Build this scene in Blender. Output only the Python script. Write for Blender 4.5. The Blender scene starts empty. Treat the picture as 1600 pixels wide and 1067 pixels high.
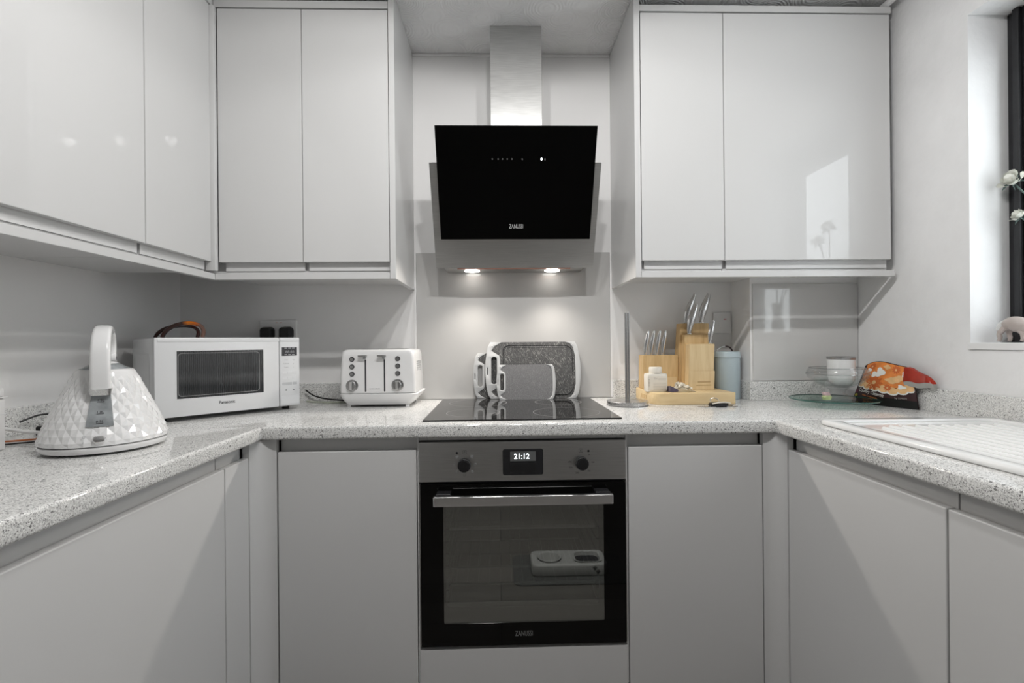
import bpy, bmesh, math, random
from mathutils import Vector, Matrix
random.seed(7)
R = math.radians
scene = bpy.context.scene
C = scene.collection

# ------------------------------------------------------------------ camera
CZ = 1.1437
cam_d = bpy.data.cameras.new('camera'); cam = bpy.data.objects.new('camera', cam_d); C.objects.link(cam)
cam_d.sensor_width = 36.0; cam_d.lens = 753.4 / 1600 * 36.0
cam_d.clip_start = 0.02; cam_d.clip_end = 100
yaw, pitch, roll = 0.02701, -0.00025, -0.00921
fw = Vector((math.sin(yaw) * math.cos(pitch), math.cos(yaw) * math.cos(pitch), math.sin(pitch)))
rt = Vector((math.cos(yaw), -math.sin(yaw), 0)); up = rt.cross(fw)
r2 = rt * math.cos(roll) + up * math.sin(roll); u2 = up * math.cos(roll) - rt * math.sin(roll)
M = Matrix((r2, u2, -fw)).transposed().to_4x4(); M.translation = Vector((0, 0, CZ))
cam.matrix_world = M
scene.camera = cam

# ------------------------------------------------------------------ world, exposure
w = bpy.data.worlds.new('overcast_sky'); scene.world = w; w.use_nodes = True
bg = w.node_tree.nodes['Background']; bg.inputs['Color'].default_value = (0.93, 0.97, 1.0, 1); bg.inputs['Strength'].default_value = 3.2
vs = scene.view_settings
vs.view_transform = 'Standard'; vs.look = 'None'; vs.gamma = 1; vs.use_curve_mapping = False
vs.exposure = 0.68
SPOT_W = 2.7      # each head of the ceiling spot bar
HOOD_W = 1.6      # each lamp under the hood

# ------------------------------------------------------------------ materials
MATS = {}
def mat(name, col, rough=0.5, metal=0.0, coat=0.0, spec=0.5, trans=0.0, ior=1.45, emit=None, estr=0.0, vary=0.04, vscale=9.0):
    m = bpy.data.materials.new(name); m.use_nodes = True
    nt = m.node_tree; b = nt.nodes['Principled BSDF']
    b.inputs['Base Color'].default_value = (*col, 1); b.inputs['Roughness'].default_value = rough
    b.inputs['Metallic'].default_value = metal; b.inputs['IOR'].default_value = ior
    b.inputs['Coat Weight'].default_value = coat; b.inputs['Coat Roughness'].default_value = 0.03
    b.inputs['Specular IOR Level'].default_value = spec; b.inputs['Transmission Weight'].default_value = trans
    if emit: b.inputs['Emission Color'].default_value = (*emit, 1); b.inputs['Emission Strength'].default_value = estr
    if vary and not trans:
        tc = nt.nodes.new('ShaderNodeTexCoord'); n = nt.nodes.new('ShaderNodeTexNoise'); n.inputs['Scale'].default_value = vscale; n.inputs['Detail'].default_value = 4
        cr = nt.nodes.new('ShaderNodeValToRGB')
        cr.color_ramp.elements[0].position = 0.3; cr.color_ramp.elements[1].position = 0.7
        cr.color_ramp.elements[0].color = (*[c * (1 - vary) for c in col], 1); cr.color_ramp.elements[1].color = (*[min(1, c * (1 + vary)) for c in col], 1)
        nt.links.new(tc.outputs['Object'], n.inputs['Vector']); nt.links.new(n.outputs['Fac'], cr.inputs['Fac']); nt.links.new(cr.outputs['Color'], b.inputs['Base Color'])
    MATS[name] = m
    return m
def nodes(m): return m.node_tree, m.node_tree.nodes, m.node_tree.links, m.node_tree.nodes['Principled BSDF']
def mapping(m, scale):
    nt, N, L, b = nodes(m)
    tc = N.new('ShaderNodeTexCoord'); mp = N.new('ShaderNodeMapping'); mp.inputs['Scale'].default_value = scale
    L.new(tc.outputs['Object'], mp.inputs['Vector']); return mp
def ramp(m, stops, interp='LINEAR'):
    cr = m.node_tree.nodes.new('ShaderNodeValToRGB'); e = cr.color_ramp.elements; cr.color_ramp.interpolation = interp
    while len(e) < len(stops): e.new(0.5)
    for i, (p, c) in enumerate(stops): e[i].position = p; e[i].color = (*c, 1)
    return cr

mat('wall', (0.87, 0.865, 0.86), 0.55, vary=0.015, vscale=3)
def add_bump(m, scale, strength, dist=0.002, detail=6):
    nt, N, L, b = nodes(m); mp = mapping(m, (1, 1, 1)); n = N.new('ShaderNodeTexNoise'); n.inputs['Scale'].default_value = scale; n.inputs['Detail'].default_value = detail
    bp = N.new('ShaderNodeBump'); bp.inputs['Strength'].default_value = strength; bp.inputs['Distance'].default_value = dist
    L.new(mp.outputs['Vector'], n.inputs['Vector']); L.new(n.outputs['Fac'], bp.inputs['Height']); L.new(bp.outputs['Normal'], b.inputs['Normal'])
add_bump(MATS['wall'], 60, 0.12)
mat('wall_low', (0.87, 0.865, 0.86), 0.5, vary=0.015, vscale=3); add_bump(MATS['wall_low'], 40, 0.08)
mat('plaster', (0.84, 0.84, 0.84), 0.6, vary=0.02, vscale=14); add_bump(MATS['plaster'], 35, 0.5, 0.004)
# swirled textured ceiling
m = mat('artex', (0.87, 0.87, 0.87), 0.6, vary=0)
nt, N, L, b = nodes(m); mp = mapping(m, (1, 1, 1))
vo = N.new('ShaderNodeTexVoronoi'); vo.inputs['Scale'].default_value = 7.5; vo.inputs['Randomness'].default_value = 0.9
nz = N.new('ShaderNodeTexNoise'); nz.inputs['Scale'].default_value = 30; nz.inputs['Detail'].default_value = 5
mu = N.new('ShaderNodeMath'); mu.operation = 'MULTIPLY'; mu.inputs[1].default_value = 95
ad = N.new('ShaderNodeMath'); ad.operation = 'MULTIPLY_ADD'; ad.inputs[1].default_value = 5.0
sn = N.new('ShaderNodeMath'); sn.operation = 'SINE'
mx = N.new('ShaderNodeMath'); mx.operation = 'MULTIPLY_ADD'; mx.inputs[1].default_value = 0.35
bp = N.new('ShaderNodeBump'); bp.inputs['Strength'].default_value = 0.55; bp.inputs['Distance'].default_value = 0.004
L.new(mp.outputs['Vector'], vo.inputs['Vector']); L.new(mp.outputs['Vector'], nz.inputs['Vector'])
L.new(vo.outputs['Distance'], mu.inputs[0]); L.new(nz.outputs['Fac'], ad.inputs[0]); L.new(mu.outputs[0], ad.inputs[2]); L.new(ad.outputs[0], sn.inputs[0])
L.new(sn.outputs[0], mx.inputs[0]); L.new(nz.outputs['Fac'], mx.inputs[2]); L.new(mx.outputs[0], bp.inputs['Height']); L.new(bp.outputs['Normal'], b.inputs['Normal'])
# gloss cabinet fronts, carcass
mat('gloss_door', (0.67, 0.67, 0.667), 0.4, spec=0.1, coat=0.9, vary=0.008, vscale=2)
MATS['gloss_door'].node_tree.nodes['Principled BSDF'].inputs['Coat Roughness'].default_value = 0.004
mat('matt_door', (0.67, 0.67, 0.667), 0.35, spec=0.35, coat=0.25, vary=0.008, vscale=2)
mat('trim_white', (0.67, 0.67, 0.667), 0.35, spec=0.3, coat=0.4, vary=0.008, vscale=2)
mat('carcass', (0.67, 0.67, 0.667), 0.45, vary=0.01)
mat('channel', (0.67, 0.67, 0.667), 0.3, vary=0.01)
# speckled quartz-look worktop
m = mat('worktop', (0.7, 0.7, 0.7), 0.07, vary=0, spec=0.7)
nt, N, L, b = nodes(m); mp = mapping(m, (1, 1, 1))
v1 = N.new('ShaderNodeTexVoronoi'); v1.inputs['Scale'].default_value = 600
v2 = N.new('ShaderNodeTexVoronoi'); v2.inputs['Scale'].default_value = 300
n1 = N.new('ShaderNodeTexNoise'); n1.inputs['Scale'].default_value = 260; n1.inputs['Detail'].default_value = 3
for q in (v1, v2, n1): L.new(mp.outputs['Vector'], q.inputs['Vector'])
s1 = N.new('ShaderNodeSeparateColor'); s2 = N.new('ShaderNodeSeparateColor'); L.new(v1.outputs['Color'], s1.inputs[0]); L.new(v2.outputs['Color'], s2.inputs[0])
c1 = ramp(m, [(0.0, (0.22, 0.22, 0.22)), (0.06, (0.46, 0.46, 0.455)), (0.20, (0.68, 0.68, 0.67)), (0.48, (0.80, 0.80, 0.79)), (0.80, (0.92, 0.92, 0.91))], 'CONSTANT'); L.new(s1.outputs[0], c1.inputs['Fac'])
c2 = ramp(m, [(0.0, (0.16, 0.16, 0.16)), (0.014, (1, 1, 1))], 'CONSTANT'); L.new(s2.outputs[1], c2.inputs['Fac'])
c3 = ramp(m, [(0.3, (0.90, 0.90, 0.90)), (0.7, (1.06, 1.06, 1.05))]); L.new(n1.outputs['Fac'], c3.inputs['Fac'])
x1 = N.new('ShaderNodeMix'); x1.data_type = 'RGBA'; x1.blend_type = 'MULTIPLY'; x1.inputs['Factor'].default_value = 1
x2 = N.new('ShaderNodeMix'); x2.data_type = 'RGBA'; x2.blend_type = 'MULTIPLY'; x2.inputs['Factor'].default_value = 0.8
L.new(c1.outputs['Color'], x1.inputs['A']); L.new(c3.outputs['Color'], x1.inputs['B']); L.new(x1.outputs['Result'], x2.inputs['A']); L.new(c2.outputs['Color'], x2.inputs['B'])
L.new(x2.outputs['Result'], b.inputs['Base Color'])
# brushed stainless
def steel(name, col, rough, stretch):
    m = mat(name, col, rough, 1.0, vary=0); nt, N, L, b = nodes(m); mp = mapping(m, stretch)
    n = N.new('ShaderNodeTexNoise'); n.inputs['Scale'].default_value = 6; n.inputs['Detail'].default_value = 6; L.new(mp.outputs['Vector'], n.inputs['Vector'])
    cr = ramp(m, [(0.3, tuple(c * 0.90 for c in col)), (0.7, tuple(min(1, c * 1.08) for c in col))]); L.new(n.outputs['Fac'], cr.inputs['Fac']); L.new(cr.outputs['Color'], b.inputs['Base Color'])
    mr = N.new('ShaderNodeMapRange'); mr.inputs['To Min'].default_value = rough * 0.8; mr.inputs['To Max'].default_value = rough * 1.25
    L.new(n.outputs['Fac'], mr.inputs['Value']); L.new(mr.outputs['Result'], b.inputs['Roughness'])
    bp = N.new('ShaderNodeBump'); bp.inputs['Strength'].default_value = 0.03; bp.inputs['Distance'].default_value = 0.001; L.new(n.outputs['Fac'], bp.inputs['Height']); L.new(bp.outputs['Normal'], b.inputs['Normal'])
    b.inputs['Anisotropic'].default_value = 0.6
    return m
steel('brushed_steel', (0.60, 0.60, 0.59), 0.30, (2, 2, 120))
steel('brushed_duct', (0.62, 0.62, 0.61), 0.42, (3, 3, 60))
steel('hood_steel', (0.54, 0.54, 0.53), 0.32, (2, 2, 120))
steel('mid_steel', (0.42, 0.42, 0.42), 0.30, (30, 30, 30))
steel('satin_steel', (0.66, 0.66, 0.66), 0.25, (30, 30, 30))
mat('chrome', (0.80, 0.80, 0.80), 0.08, 1.0, vary=0)
mat('bright_alu', (0.82, 0.82, 0.82), 0.28, 1.0, vary=0.02)
mat('black_glass', (0.003, 0.003, 0.003), 0.02, spec=0.3, vary=0)
mat('hood_glass', (0.0015, 0.0015, 0.0015), 0.02, spec=0.16, vary=0)
mat('hob_glass', (0.010, 0.010, 0.010), 0.015, spec=1.0, vary=0)
mat('black_plastic', (0.012, 0.012, 0.013), 0.35, vary=0)
mat('black_gloss', (0.02, 0.02, 0.022), 0.12, vary=0)
mat('oven_enamel', (0.42, 0.43, 0.42), 0.35, vary=0.12, vscale=14)
# oven window: tinted, coated glass one can look through
m = mat('oven_window', (0.5, 0.52, 0.5), 0.03, vary=0); nt, N, L, b = nodes(m)
tr = N.new('ShaderNodeBsdfTransparent'); tr.inputs['Color'].default_value = (0.62, 0.64, 0.62, 1)
gl = N.new('ShaderNodeBsdfGlossy'); gl.inputs['Roughness'].default_value = 0.015; gl.inputs['Color'].default_value = (0.85, 0.87, 0.85, 1)
ms = N.new('ShaderNodeMixShader'); ms.inputs['Fac'].default_value = 0.30
L.new(tr.outputs[0], ms.inputs[1]); L.new(gl.outputs[0], ms.inputs[2]); L.new(ms.outputs[0], N['Material Output'].inputs['Surface'])
def thin_glass(name, tint, fac):
    m = mat(name, tint, 0.02, vary=0); nt, N, L, b = nodes(m)
    tr = N.new('ShaderNodeBsdfTransparent'); tr.inputs['Color'].default_value = (*tint, 1)
    gl = N.new('ShaderNodeBsdfGlossy'); gl.inputs['Roughness'].default_value = 0.01
    lw = N.new('ShaderNodeLayerWeight'); lw.inputs['Blend'].default_value = 0.22
    sc = N.new('ShaderNodeMath'); sc.operation = 'MULTIPLY_ADD'; sc.inputs[1].default_value = 0.35; sc.inputs[2].default_value = fac; sc.use_clamp = True
    ms = N.new('ShaderNodeMixShader'); L.new(lw.outputs['Facing'], sc.inputs[0]); L.new(sc.outputs[0], ms.inputs['Fac'])
    L.new(tr.outputs[0], ms.inputs[1]); L.new(gl.outputs[0], ms.inputs[2]); L.new(ms.outputs[0], N['Material Output'].inputs['Surface'])
thin_glass('window_glass', (0.96, 0.97, 0.97), 0.02)
thin_glass('bowl_glass', (0.975, 0.98, 0.98), 0.045)
thin_glass('bowl_rim_glass', (0.80, 0.81, 0.81), 0.22)
thin_glass('plate_glass', (0.80, 0.90, 0.87), 0.03)
mat('green_glass_edge', (0.05, 0.13, 0.11), 0.1, vary=0)
# microwave door window: perforated screen behind dark glass
m = mat('microwave_window', (0.05, 0.055, 0.06), 0.04, spec=0.9, vary=0); nt, N, L, b = nodes(m); mp = mapping(m, (1, 1, 1))
wv = N.new('ShaderNodeTexWave'); wv.inputs['Scale'].default_value = 60; wv.wave_type = 'BANDS'; L.new(mp.outputs['Vector'], wv.inputs['Vector'])
cr = ramp(m, [(0.4, (0.018, 0.020, 0.022)), (0.8, (0.050, 0.053, 0.056))]); L.new(wv.outputs['Fac'], cr.inputs['Fac']); L.new(cr.outputs['Color'], b.inputs['Base Color'])
mat('splash_glass', (0.54, 0.535, 0.525), 0.10, coat=0.5, vary=0.006, vscale=2)
mat('boxing_gloss', (0.62, 0.615, 0.605), 0.12, coat=0.8, vary=0.006, vscale=2)
mat('white_plastic', (0.80, 0.80, 0.80), 0.28, vary=0.01)
mat('white_gloss', (0.82, 0.82, 0.82), 0.10, coat=0.5, vary=0.01)
mat('mw_white', (0.78, 0.79, 0.80), 0.30, vary=0.01)
mat('mw_side', (0.78, 0.79, 0.80), 0.38, vary=0.01)
mat('ceramic', (0.84, 0.845, 0.84), 0.12, coat=0.3, vary=0.01)
mat('grey_print_and_shade', (0.34, 0.35, 0.36), 0.5, vary=0)  # also the painted shade of the toaster vents
mat('pale_print', (0.55, 0.56, 0.57), 0.5, vary=0)
mat('dark_print_and_shade', (0.05, 0.05, 0.055), 0.5, vary=0)  # also the painted shade of toaster slots and the kettle button hole
mat('logo_silver', (0.55, 0.55, 0.55), 0.4, vary=0)
mat('logo_dim', (0.20, 0.20, 0.20), 0.4, vary=0)
mat('led_white', (0.9, 0.95, 1.0), 0.4, emit=(0.85, 0.95, 1.0), estr=2.0, vary=0)
mat('lcd_grey', (0.12, 0.125, 0.125), 0.15, vary=0.1, vscale=30)
mat('lamp_lens', (1, 1, 1), 0.4, emit=(1, 0.96, 0.9), estr=5.0, vary=0)
mat('copper_line', (0.20, 0.09, 0.06), 0.5, vary=0.1)
mat('gauge_grey', (0.30, 0.32, 0.33), 0.12, vary=0.25, vscale=40)
# chopping board composite with knife scratches
def stone(name, dark, light, scr):
    m = mat(name, dark, 0.42, vary=0); nt, N, L, b = nodes(m); mp = mapping(m, (1, 1, 1))
    n = N.new('ShaderNodeTexNoise'); n.inputs['Scale'].default_value = 300; n.inputs['Detail'].default_value = 5; L.new(mp.outputs['Vector'], n.inputs['Vector'])
    cr = ramp(m, [(0.32, dark), (0.72, light)]); L.new(n.outputs['Fac'], cr.inputs['Fac'])
    tc = N.new('ShaderNodeTexCoord'); out = cr.outputs['Color']
    for ang, sx, sz, sc in ((0.5, 330, 26, 1.0), (0.62, 420, 34, 1.3), (-0.55, 330, 34, 1.0), (0.25, 380, 40, 1.5)):
        r0 = N.new('ShaderNodeMapping'); r0.inputs['Rotation'].default_value = (0, ang, 0); L.new(tc.outputs['Object'], r0.inputs['Vector']); rm = N.new('ShaderNodeMapping'); rm.inputs['Scale'].default_value = (sx, 1, sz); L.new(r0.outputs['Vector'], rm.inputs['Vector'])
        sn = N.new('ShaderNodeTexNoise'); sn.inputs['Scale'].default_value = sc; sn.inputs['Detail'].default_value = 2; L.new(rm.outputs['Vector'], sn.inputs['Vector'])
        rr = ramp(m, [(0.62, (0, 0, 0)), (0.72, (1, 1, 1))]); L.new(sn.outputs['Fac'], rr.inputs['Fac'])
        ml = N.new('ShaderNodeMath'); ml.operation = 'MULTIPLY'; ml.inputs[1].default_value = scr; L.new(rr.outputs['Color'], ml.inputs[0])
        mx = N.new('ShaderNodeMix'); mx.data_type = 'RGBA'; mx.inputs['B'].default_value = (0.50, 0.50, 0.48, 1); L.new(ml.outputs[0], mx.inputs['Factor']); L.new(out, mx.inputs['A']); out = mx.outputs['Result']
    L.new(out, b.inputs['Base Color'])
stone('board_dark', (0.035, 0.035, 0.036), (0.12, 0.12, 0.12), 0.75)
stone('board_mid', (0.13, 0.13, 0.135), (0.25, 0.25, 0.255), 0.25)
mat('board_rubber', (0.50, 0.51, 0.515), 0.5, vary=0.02)
# woods
def wood(name, a, c, scale, axis):
    m = mat(name, a, 0.5, vary=0); nt, N, L, b = nodes(m)
    st = [12, 12, 12]; st[axis] = 1.2; mp = mapping(m, tuple(st))
    n = N.new('ShaderNodeTexNoise'); n.inputs['Scale'].default_value = scale; n.inputs['Detail'].default_value = 6; n.inputs['Distortion'].default_value = 0.6; L.new(mp.outputs['Vector'], n.inputs['Vector'])
    cr = ramp(m, [(0.3, a), (0.7, c)]); L.new(n.outputs['Fac'], cr.inputs['Fac']); L.new(cr.outputs['Color'], b.inputs['Base Color'])
wood('beech_block', (0.56, 0.37, 0.17), (0.72, 0.52, 0.27), 5, 2)
wood('beech_panel', (0.66, 0.49, 0.27), (0.76, 0.60, 0.36), 5, 2)
wood('beech_board', (0.68, 0.50, 0.27), (0.80, 0.63, 0.37), 4, 0)
mat('brand_burn', (0.45, 0.31, 0.15), 0.6, vary=0)
mat('duck_egg', (0.47, 0.56, 0.60), 0.35, vary=0.02)
mat('cream_plastic', (0.80, 0.76, 0.68), 0.35, vary=0.02)
mat('cream_label', (0.76, 0.71, 0.62), 0.4, vary=0.02)
mat('label_ink', (0.45, 0.40, 0.34), 0.5, vary=0)
mat('nut', (0.74, 0.68, 0.56), 0.5, vary=0.15, vscale=80)
mat('packet_clear', (0.62, 0.55, 0.42), 0.25, vary=0.1)
mat('packet_purple', (0.10, 0.085, 0.13), 0.3, vary=0.15)
mat('brown_resin', (0.030, 0.010, 0.008), 0.10, vary=0.25, vscale=8)
m = mat('brown_orange_resin', (0.05, 0.02, 0.015), 0.12, vary=0); nt, N, L, b = nodes(m); mp = mapping(m, (1, 1, 1))
sx = N.new('ShaderNodeSeparateXYZ'); L.new(mp.outputs['Vector'], sx.inputs[0])
mr = N.new('ShaderNodeMapRange'); mr.inputs['From Min'].default_value = -0.07; mr.inputs['From Max'].default_value = 0.075; L.new(sx.outputs['X'], mr.inputs['Value'])
cr = ramp(m, [(0.0, (0.035, 0.012, 0.01)), (0.52, (0.06, 0.028, 0.022)), (0.64, (0.75, 0.22, 0.02)), (0.82, (0.62, 0.15, 0.015)), (0.93, (0.16, 0.09, 0.07))]); L.new(mr.outputs['Result'], cr.inputs['Fac']); L.new(cr.outputs['Color'], b.inputs['Base Color'])
mat('bag_dark', (0.045, 0.018, 0.020), 0.28, vary=0.25, vscale=20)
mat('bag_black', (0.006, 0.006, 0.006), 0.3, vary=0)
mat('bag_orange', (0.78, 0.25, 0.055), 0.4, vary=0.12, vscale=60)
mat('bag_tan', (0.80, 0.50, 0.24), 0.4, vary=0.1, vscale=60)
mat('bag_red', (0.36, 0.022, 0.008), 0.28, vary=0.35, vscale=18)
mat('bag_white', (0.85, 0.84, 0.80), 0.4, vary=0.02)
mat('bag_rust', (0.62, 0.15, 0.04), 0.4, vary=0.1)
mat('bag_grey', (0.42, 0.41, 0.39), 0.35, vary=0.1)
mat('bag_yellow', (0.50, 0.45, 0.03), 0.4, vary=0.05)
mat('bag_plum', (0.16, 0.02, 0.06), 0.4, vary=0.05)
mat('sweet_pink', (0.66, 0.46, 0.48), 0.4, vary=0.2, vscale=60)
mat('sweet_green', (0.52, 0.60, 0.30), 0.4, vary=0.2, vscale=60)
mat('red_neon', (0.45, 0.05, 0.05), 0.3, vary=0)
mat('cable_black', (0.012, 0.012, 0.012), 0.4, vary=0)
mat('cable_orange', (0.50, 0.15, 0.05), 0.4, vary=0)
mat('adapter_green', (0.13, 0.15, 0.04), 0.4, vary=0.2)
mat('cable_pale', (0.55, 0.58, 0.48), 0.4, vary=0.1)
mat('frame_black', (0.012, 0.012, 0.014), 0.4, vary=0.3, vscale=30)
mat('petal', (0.80, 0.80, 0.74), 0.5, vary=0.04)
mat('leaf', (0.08, 0.12, 0.11), 0.5, vary=0.2, vscale=50)
mat('taupe_ceramic', (0.46, 0.40, 0.37), 0.35, vary=0.12, vscale=25)
m = mat('floor_planks', (0.2, 0.2, 0.2), 0.35, vary=0); nt, N, L, b = nodes(m); mp = mapping(m, (1, 1, 1))
bk = N.new('ShaderNodeTexBrick'); bk.inputs['Scale'].default_value = 1; bk.inputs['Brick Width'].default_value = 1.2; bk.inputs['Row Height'].default_value = 0.16; bk.inputs['Mortar Size'].default_value = 0.002
bk.inputs['Color1'].default_value = (0.20, 0.185, 0.17, 1); bk.inputs['Color2'].default_value = (0.27, 0.25, 0.23, 1); bk.inputs['Mortar'].default_value = (0.05, 0.05, 0.05, 1)
L.new(mp.outputs['Vector'], bk.inputs['Vector']); L.new(bk.outputs['Color'], b.inputs['Base Color'])
mat('mat_grey', (0.16, 0.16, 0.155), 0.8, vary=0.2, vscale=60)
mat('bowl_white', (0.62, 0.62, 0.61), 0.3, vary=0.01)

# ------------------------------------------------------------------ mesh helpers
def add_box(bm, x0, x1, y0, y1, z0, z1, bev=0.0, seg=2):
    t = bmesh.new()
    r = bmesh.ops.create_cube(t, size=1.0)
    for v in t.verts:
        v.co = Vector((x0 + (v.co.x + 0.5) * (x1 - x0), y0 + (v.co.y + 0.5) * (y1 - y0), z0 + (v.co.z + 0.5) * (z1 - z0)))
    if bev: bmesh.ops.bevel(t, geom=list(t.edges), offset=bev, segments=seg, affect='EDGES', profile=0.5)
    return merge(bm, t)
def merge(bm, t, mx=None):
    if mx is not None: t.transform(mx)
    me = bpy.data.meshes.new('tmp'); t.to_mesh(me); t.free(); bm.from_mesh(me); bpy.data.meshes.remove(me)
    return bm
def box(*a, **k): return add_box(bmesh.new(), *a, **k)
def add_cyl(bm, p0, p1, r0, r1=None, n=24, caps=True):
    p0, p1 = Vector(p0), Vector(p1); r1 = r0 if r1 is None else r1
    t = bmesh.new(); bmesh.ops.create_cone(t, cap_ends=caps, segments=n, radius1=r0, radius2=r1, depth=(p1 - p0).length)
    q = Vector((0, 0, 1)).rotation_difference(p1 - p0).to_matrix().to_4x4(); q.translation = (p0 + p1) / 2
    return merge(bm, t, q)
def lathe(prof, n=40, center=(0, 0, 0)):
    bm = bmesh.new(); rings = []
    for r, z in prof:
        if r < 1e-6: rings.append([bm.verts.new((center[0], center[1], center[2] + z))])
        else: rings.append([bm.verts.new((center[0] + r * math.cos(2 * math.pi * i / n), center[1] + r * math.sin(2 * math.pi * i / n), center[2] + z)) for i in range(n)])
    for a, b in zip(rings, rings[1:]):
        for i in range(n):
            j = (i + 1) % n
            if len(a) == 1 and len(b) == 1: continue
            if len(a) == 1: bm.faces.new((a[0], b[i], b[j]))
            elif len(b) == 1: bm.faces.new((a[i], a[j], b[0]))
            else: bm.faces.new((a[i], a[j], b[j], b[i]))
    bmesh.ops.recalc_face_normals(bm, faces=bm.faces)
    return bm
def sweep(path, radii, n=12, ell=1.0, caps=True, up=(0, 0, 1)):
    """tube along a path; radii: number or list; ell squashes along the second axis"""
    P = [Vector(p) for p in path]; k = len(P)
    rad = radii if isinstance(radii, (list, tuple)) else [radii] * k
    bm = bmesh.new(); rings = []; prev = None
    for i in range(k):
        t = (P[min(i + 1, k - 1)] - P[max(i - 1, 0)]).normalized()
        if prev is None:
            u = Vector(up); u = u - t * u.dot(t)
            if u.length < 1e-3: u = Vector((1, 0, 0)) - t * t.x
        else: u = prev - t * prev.dot(t)
        u.normalize(); prev = u; v = t.cross(u)
        rings.append([bm.verts.new(P[i] + (u * math.cos(2 * math.pi * j / n) + v * math.sin(2 * math.pi * j / n) * ell) * rad[i]) for j in range(n)])
    for a, b in zip(rings, rings[1:]):
        for j in range(n): bm.faces.new((a[j], a[(j + 1) % n], b[(j + 1) % n], b[j]))
    if caps: bm.faces.new(rings[0][::-1]); bm.faces.new(rings[-1])
    bmesh.ops.recalc_face_normals(bm, faces=bm.faces)
    return bm
def spline(pts, n=8):
    P = [Vector(p) for p in pts]; out = []
    for i in range(len(P) - 1):
        p0, p1, p2, p3 = P[max(i - 1, 0)], P[i], P[i + 1], P[min(i + 2, len(P) - 1)]
        for s in range(n):
            t = s / n
            out.append(0.5 * ((2 * p1) + (p2 - p0) * t + (2 * p0 - 5 * p1 + 4 * p2 - p3) * t * t + (3 * p1 - p0 - 3 * p2 + p3) * t ** 3))
    out.append(P[-1]); return out
def loft(sections, caps=True):
    bm = bmesh.new(); rings = [[bm.verts.new(p) for p in s] for s in sections]; n = len(rings[0])
    for a, b in zip(rings, rings[1:]):
        for j in range(n): bm.faces.new((a[j], a[(j + 1) % n], b[(j + 1) % n], b[j]))
    if caps: bm.faces.new(rings[0][::-1]); bm.faces.new(rings[-1])
    bmesh.ops.recalc_face_normals(bm, faces=bm.faces); return bm
def rrect(x0, x1, y0, y1, r, n=6):
    """rounded rectangle outline, counter-clockwise; r number or 4 radii (bl, br, tr, tl)"""
    rs = r if isinstance(r, (list, tuple)) else [r] * 4; out = []
    for (cx, cy, a0), q in zip(((x0, y0, 180), (x1, y0, 270), (x1, y1, 0), (x0, y1, 90)), rs):
        ox = cx + q if cx == x0 else cx - q; oy = cy + q if cy == y0 else cy - q
        for i in range(n + 1):
            a = R(a0 + 90 * i / n); out.append((ox + q * math.cos(a), oy + q * math.sin(a)))
    return out
def plate(outlines, depth, bevel=0.0):
    """flat outlines (first outer, the rest holes) in XZ, given thickness along +Y from 0 to depth"""
    cu = bpy.data.curves.new('tmpc', 'CURVE'); cu.dimensions = '2D'; cu.fill_mode = 'BOTH'
    cu.extrude = depth / 2 - bevel; cu.bevel_depth = bevel; cu.bevel_resolution = 1; cu.offset = -bevel
    for o in outlines:
        s = cu.splines.new('POLY'); s.points.add(len(o) - 1); s.use_cyclic_u = True
        for p, (x, z) in zip(s.points, o): p.co = (x, z, 0, 1)
    return curve_bm(cu, Matrix.Translation((0, depth / 2, 0)) @ Matrix.Rotation(R(90), 4, 'X'))
def curve_bm(cu, mx):
    ob = bpy.data.objects.new('tmpo', cu); C.objects.link(ob)
    dg = bpy.context.evaluated_depsgraph_get(); me = bpy.data.meshes.new_from_object(ob.evaluated_get(dg))
    bm = bmesh.new(); bm.from_mesh(me); bm.transform(mx)
    bpy.data.objects.remove(ob); bpy.data.curves.remove(cu); bpy.data.meshes.remove(me)
    bmesh.ops.remove_doubles(bm, verts=bm.verts, dist=1e-6)
    return bm
def text_bm(s, size, width=None, depth=0.0004, bold=0.0, shear=0.0):
    """lettering in XZ facing -Y, centred on x=0, baseline z=0"""
    cu = bpy.data.curves.new('tmpt', 'FONT'); cu.body = s; cu.size = size; cu.align_x = 'CENTER'; cu.extrude = depth / 2; cu.offset = bold; cu.shear = shear
    cu.resolution_u = 3
    bm = curve_bm(cu, Matrix.Rotation(R(90), 4, 'X'))
    if width and bm.verts:
        xs = [v.co.x for v in bm.verts]; k = width / (max(xs) - min(xs)); c = (max(xs) + min(xs)) / 2
        for v in bm.verts: v.co.x = (v.co.x - c) * k
    return bm
OFF = {}
def obj(name, bm, m, parent=None, local=False, smooth=False, angle=35):
    if parent is not None and not local: bm.transform(Matrix.Translation(-OFF[parent]))
    me = bpy.data.meshes.new(name); bm.to_mesh(me); bm.free()
    me.materials.append(MATS[m])
    if smooth:
        me.shade_smooth(); me.set_sharp_from_angle(angle=R(angle))
    o = bpy.data.objects.new(name, me); C.objects.link(o)
    if parent is not None: o.parent = parent; OFF[o] = OFF[parent]
    else: OFF[o] = Vector((0, 0, 0))
    return o
def tag(o, label, cat, group=None):
    o['label'] = label; o['category'] = cat
    if group: o['group'] = group
    return o
def thing(name, label, cat, loc=(0, 0, 0), rotz=0, group=None):
    o = bpy.data.objects.new(name, None); C.objects.link(o); o.location = loc; o.rotation_euler = (0, 0, rotz); o.empty_display_size = 0.05
    OFF[o] = Vector(loc); return tag(o, label, cat, group)
def struct(name, bm, m, parent=None, label=None, **k):
    o = obj(name, bm, m, parent, **k)
    if parent is None: o['kind'] = 'structure'
    if label: o['label'] = label
    return o
def put(bm, loc, rot=None):
    mx = Matrix.Translation(loc)
    if rot is not None: mx = mx @ rot
    bm.transform(mx); return bm

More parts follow.
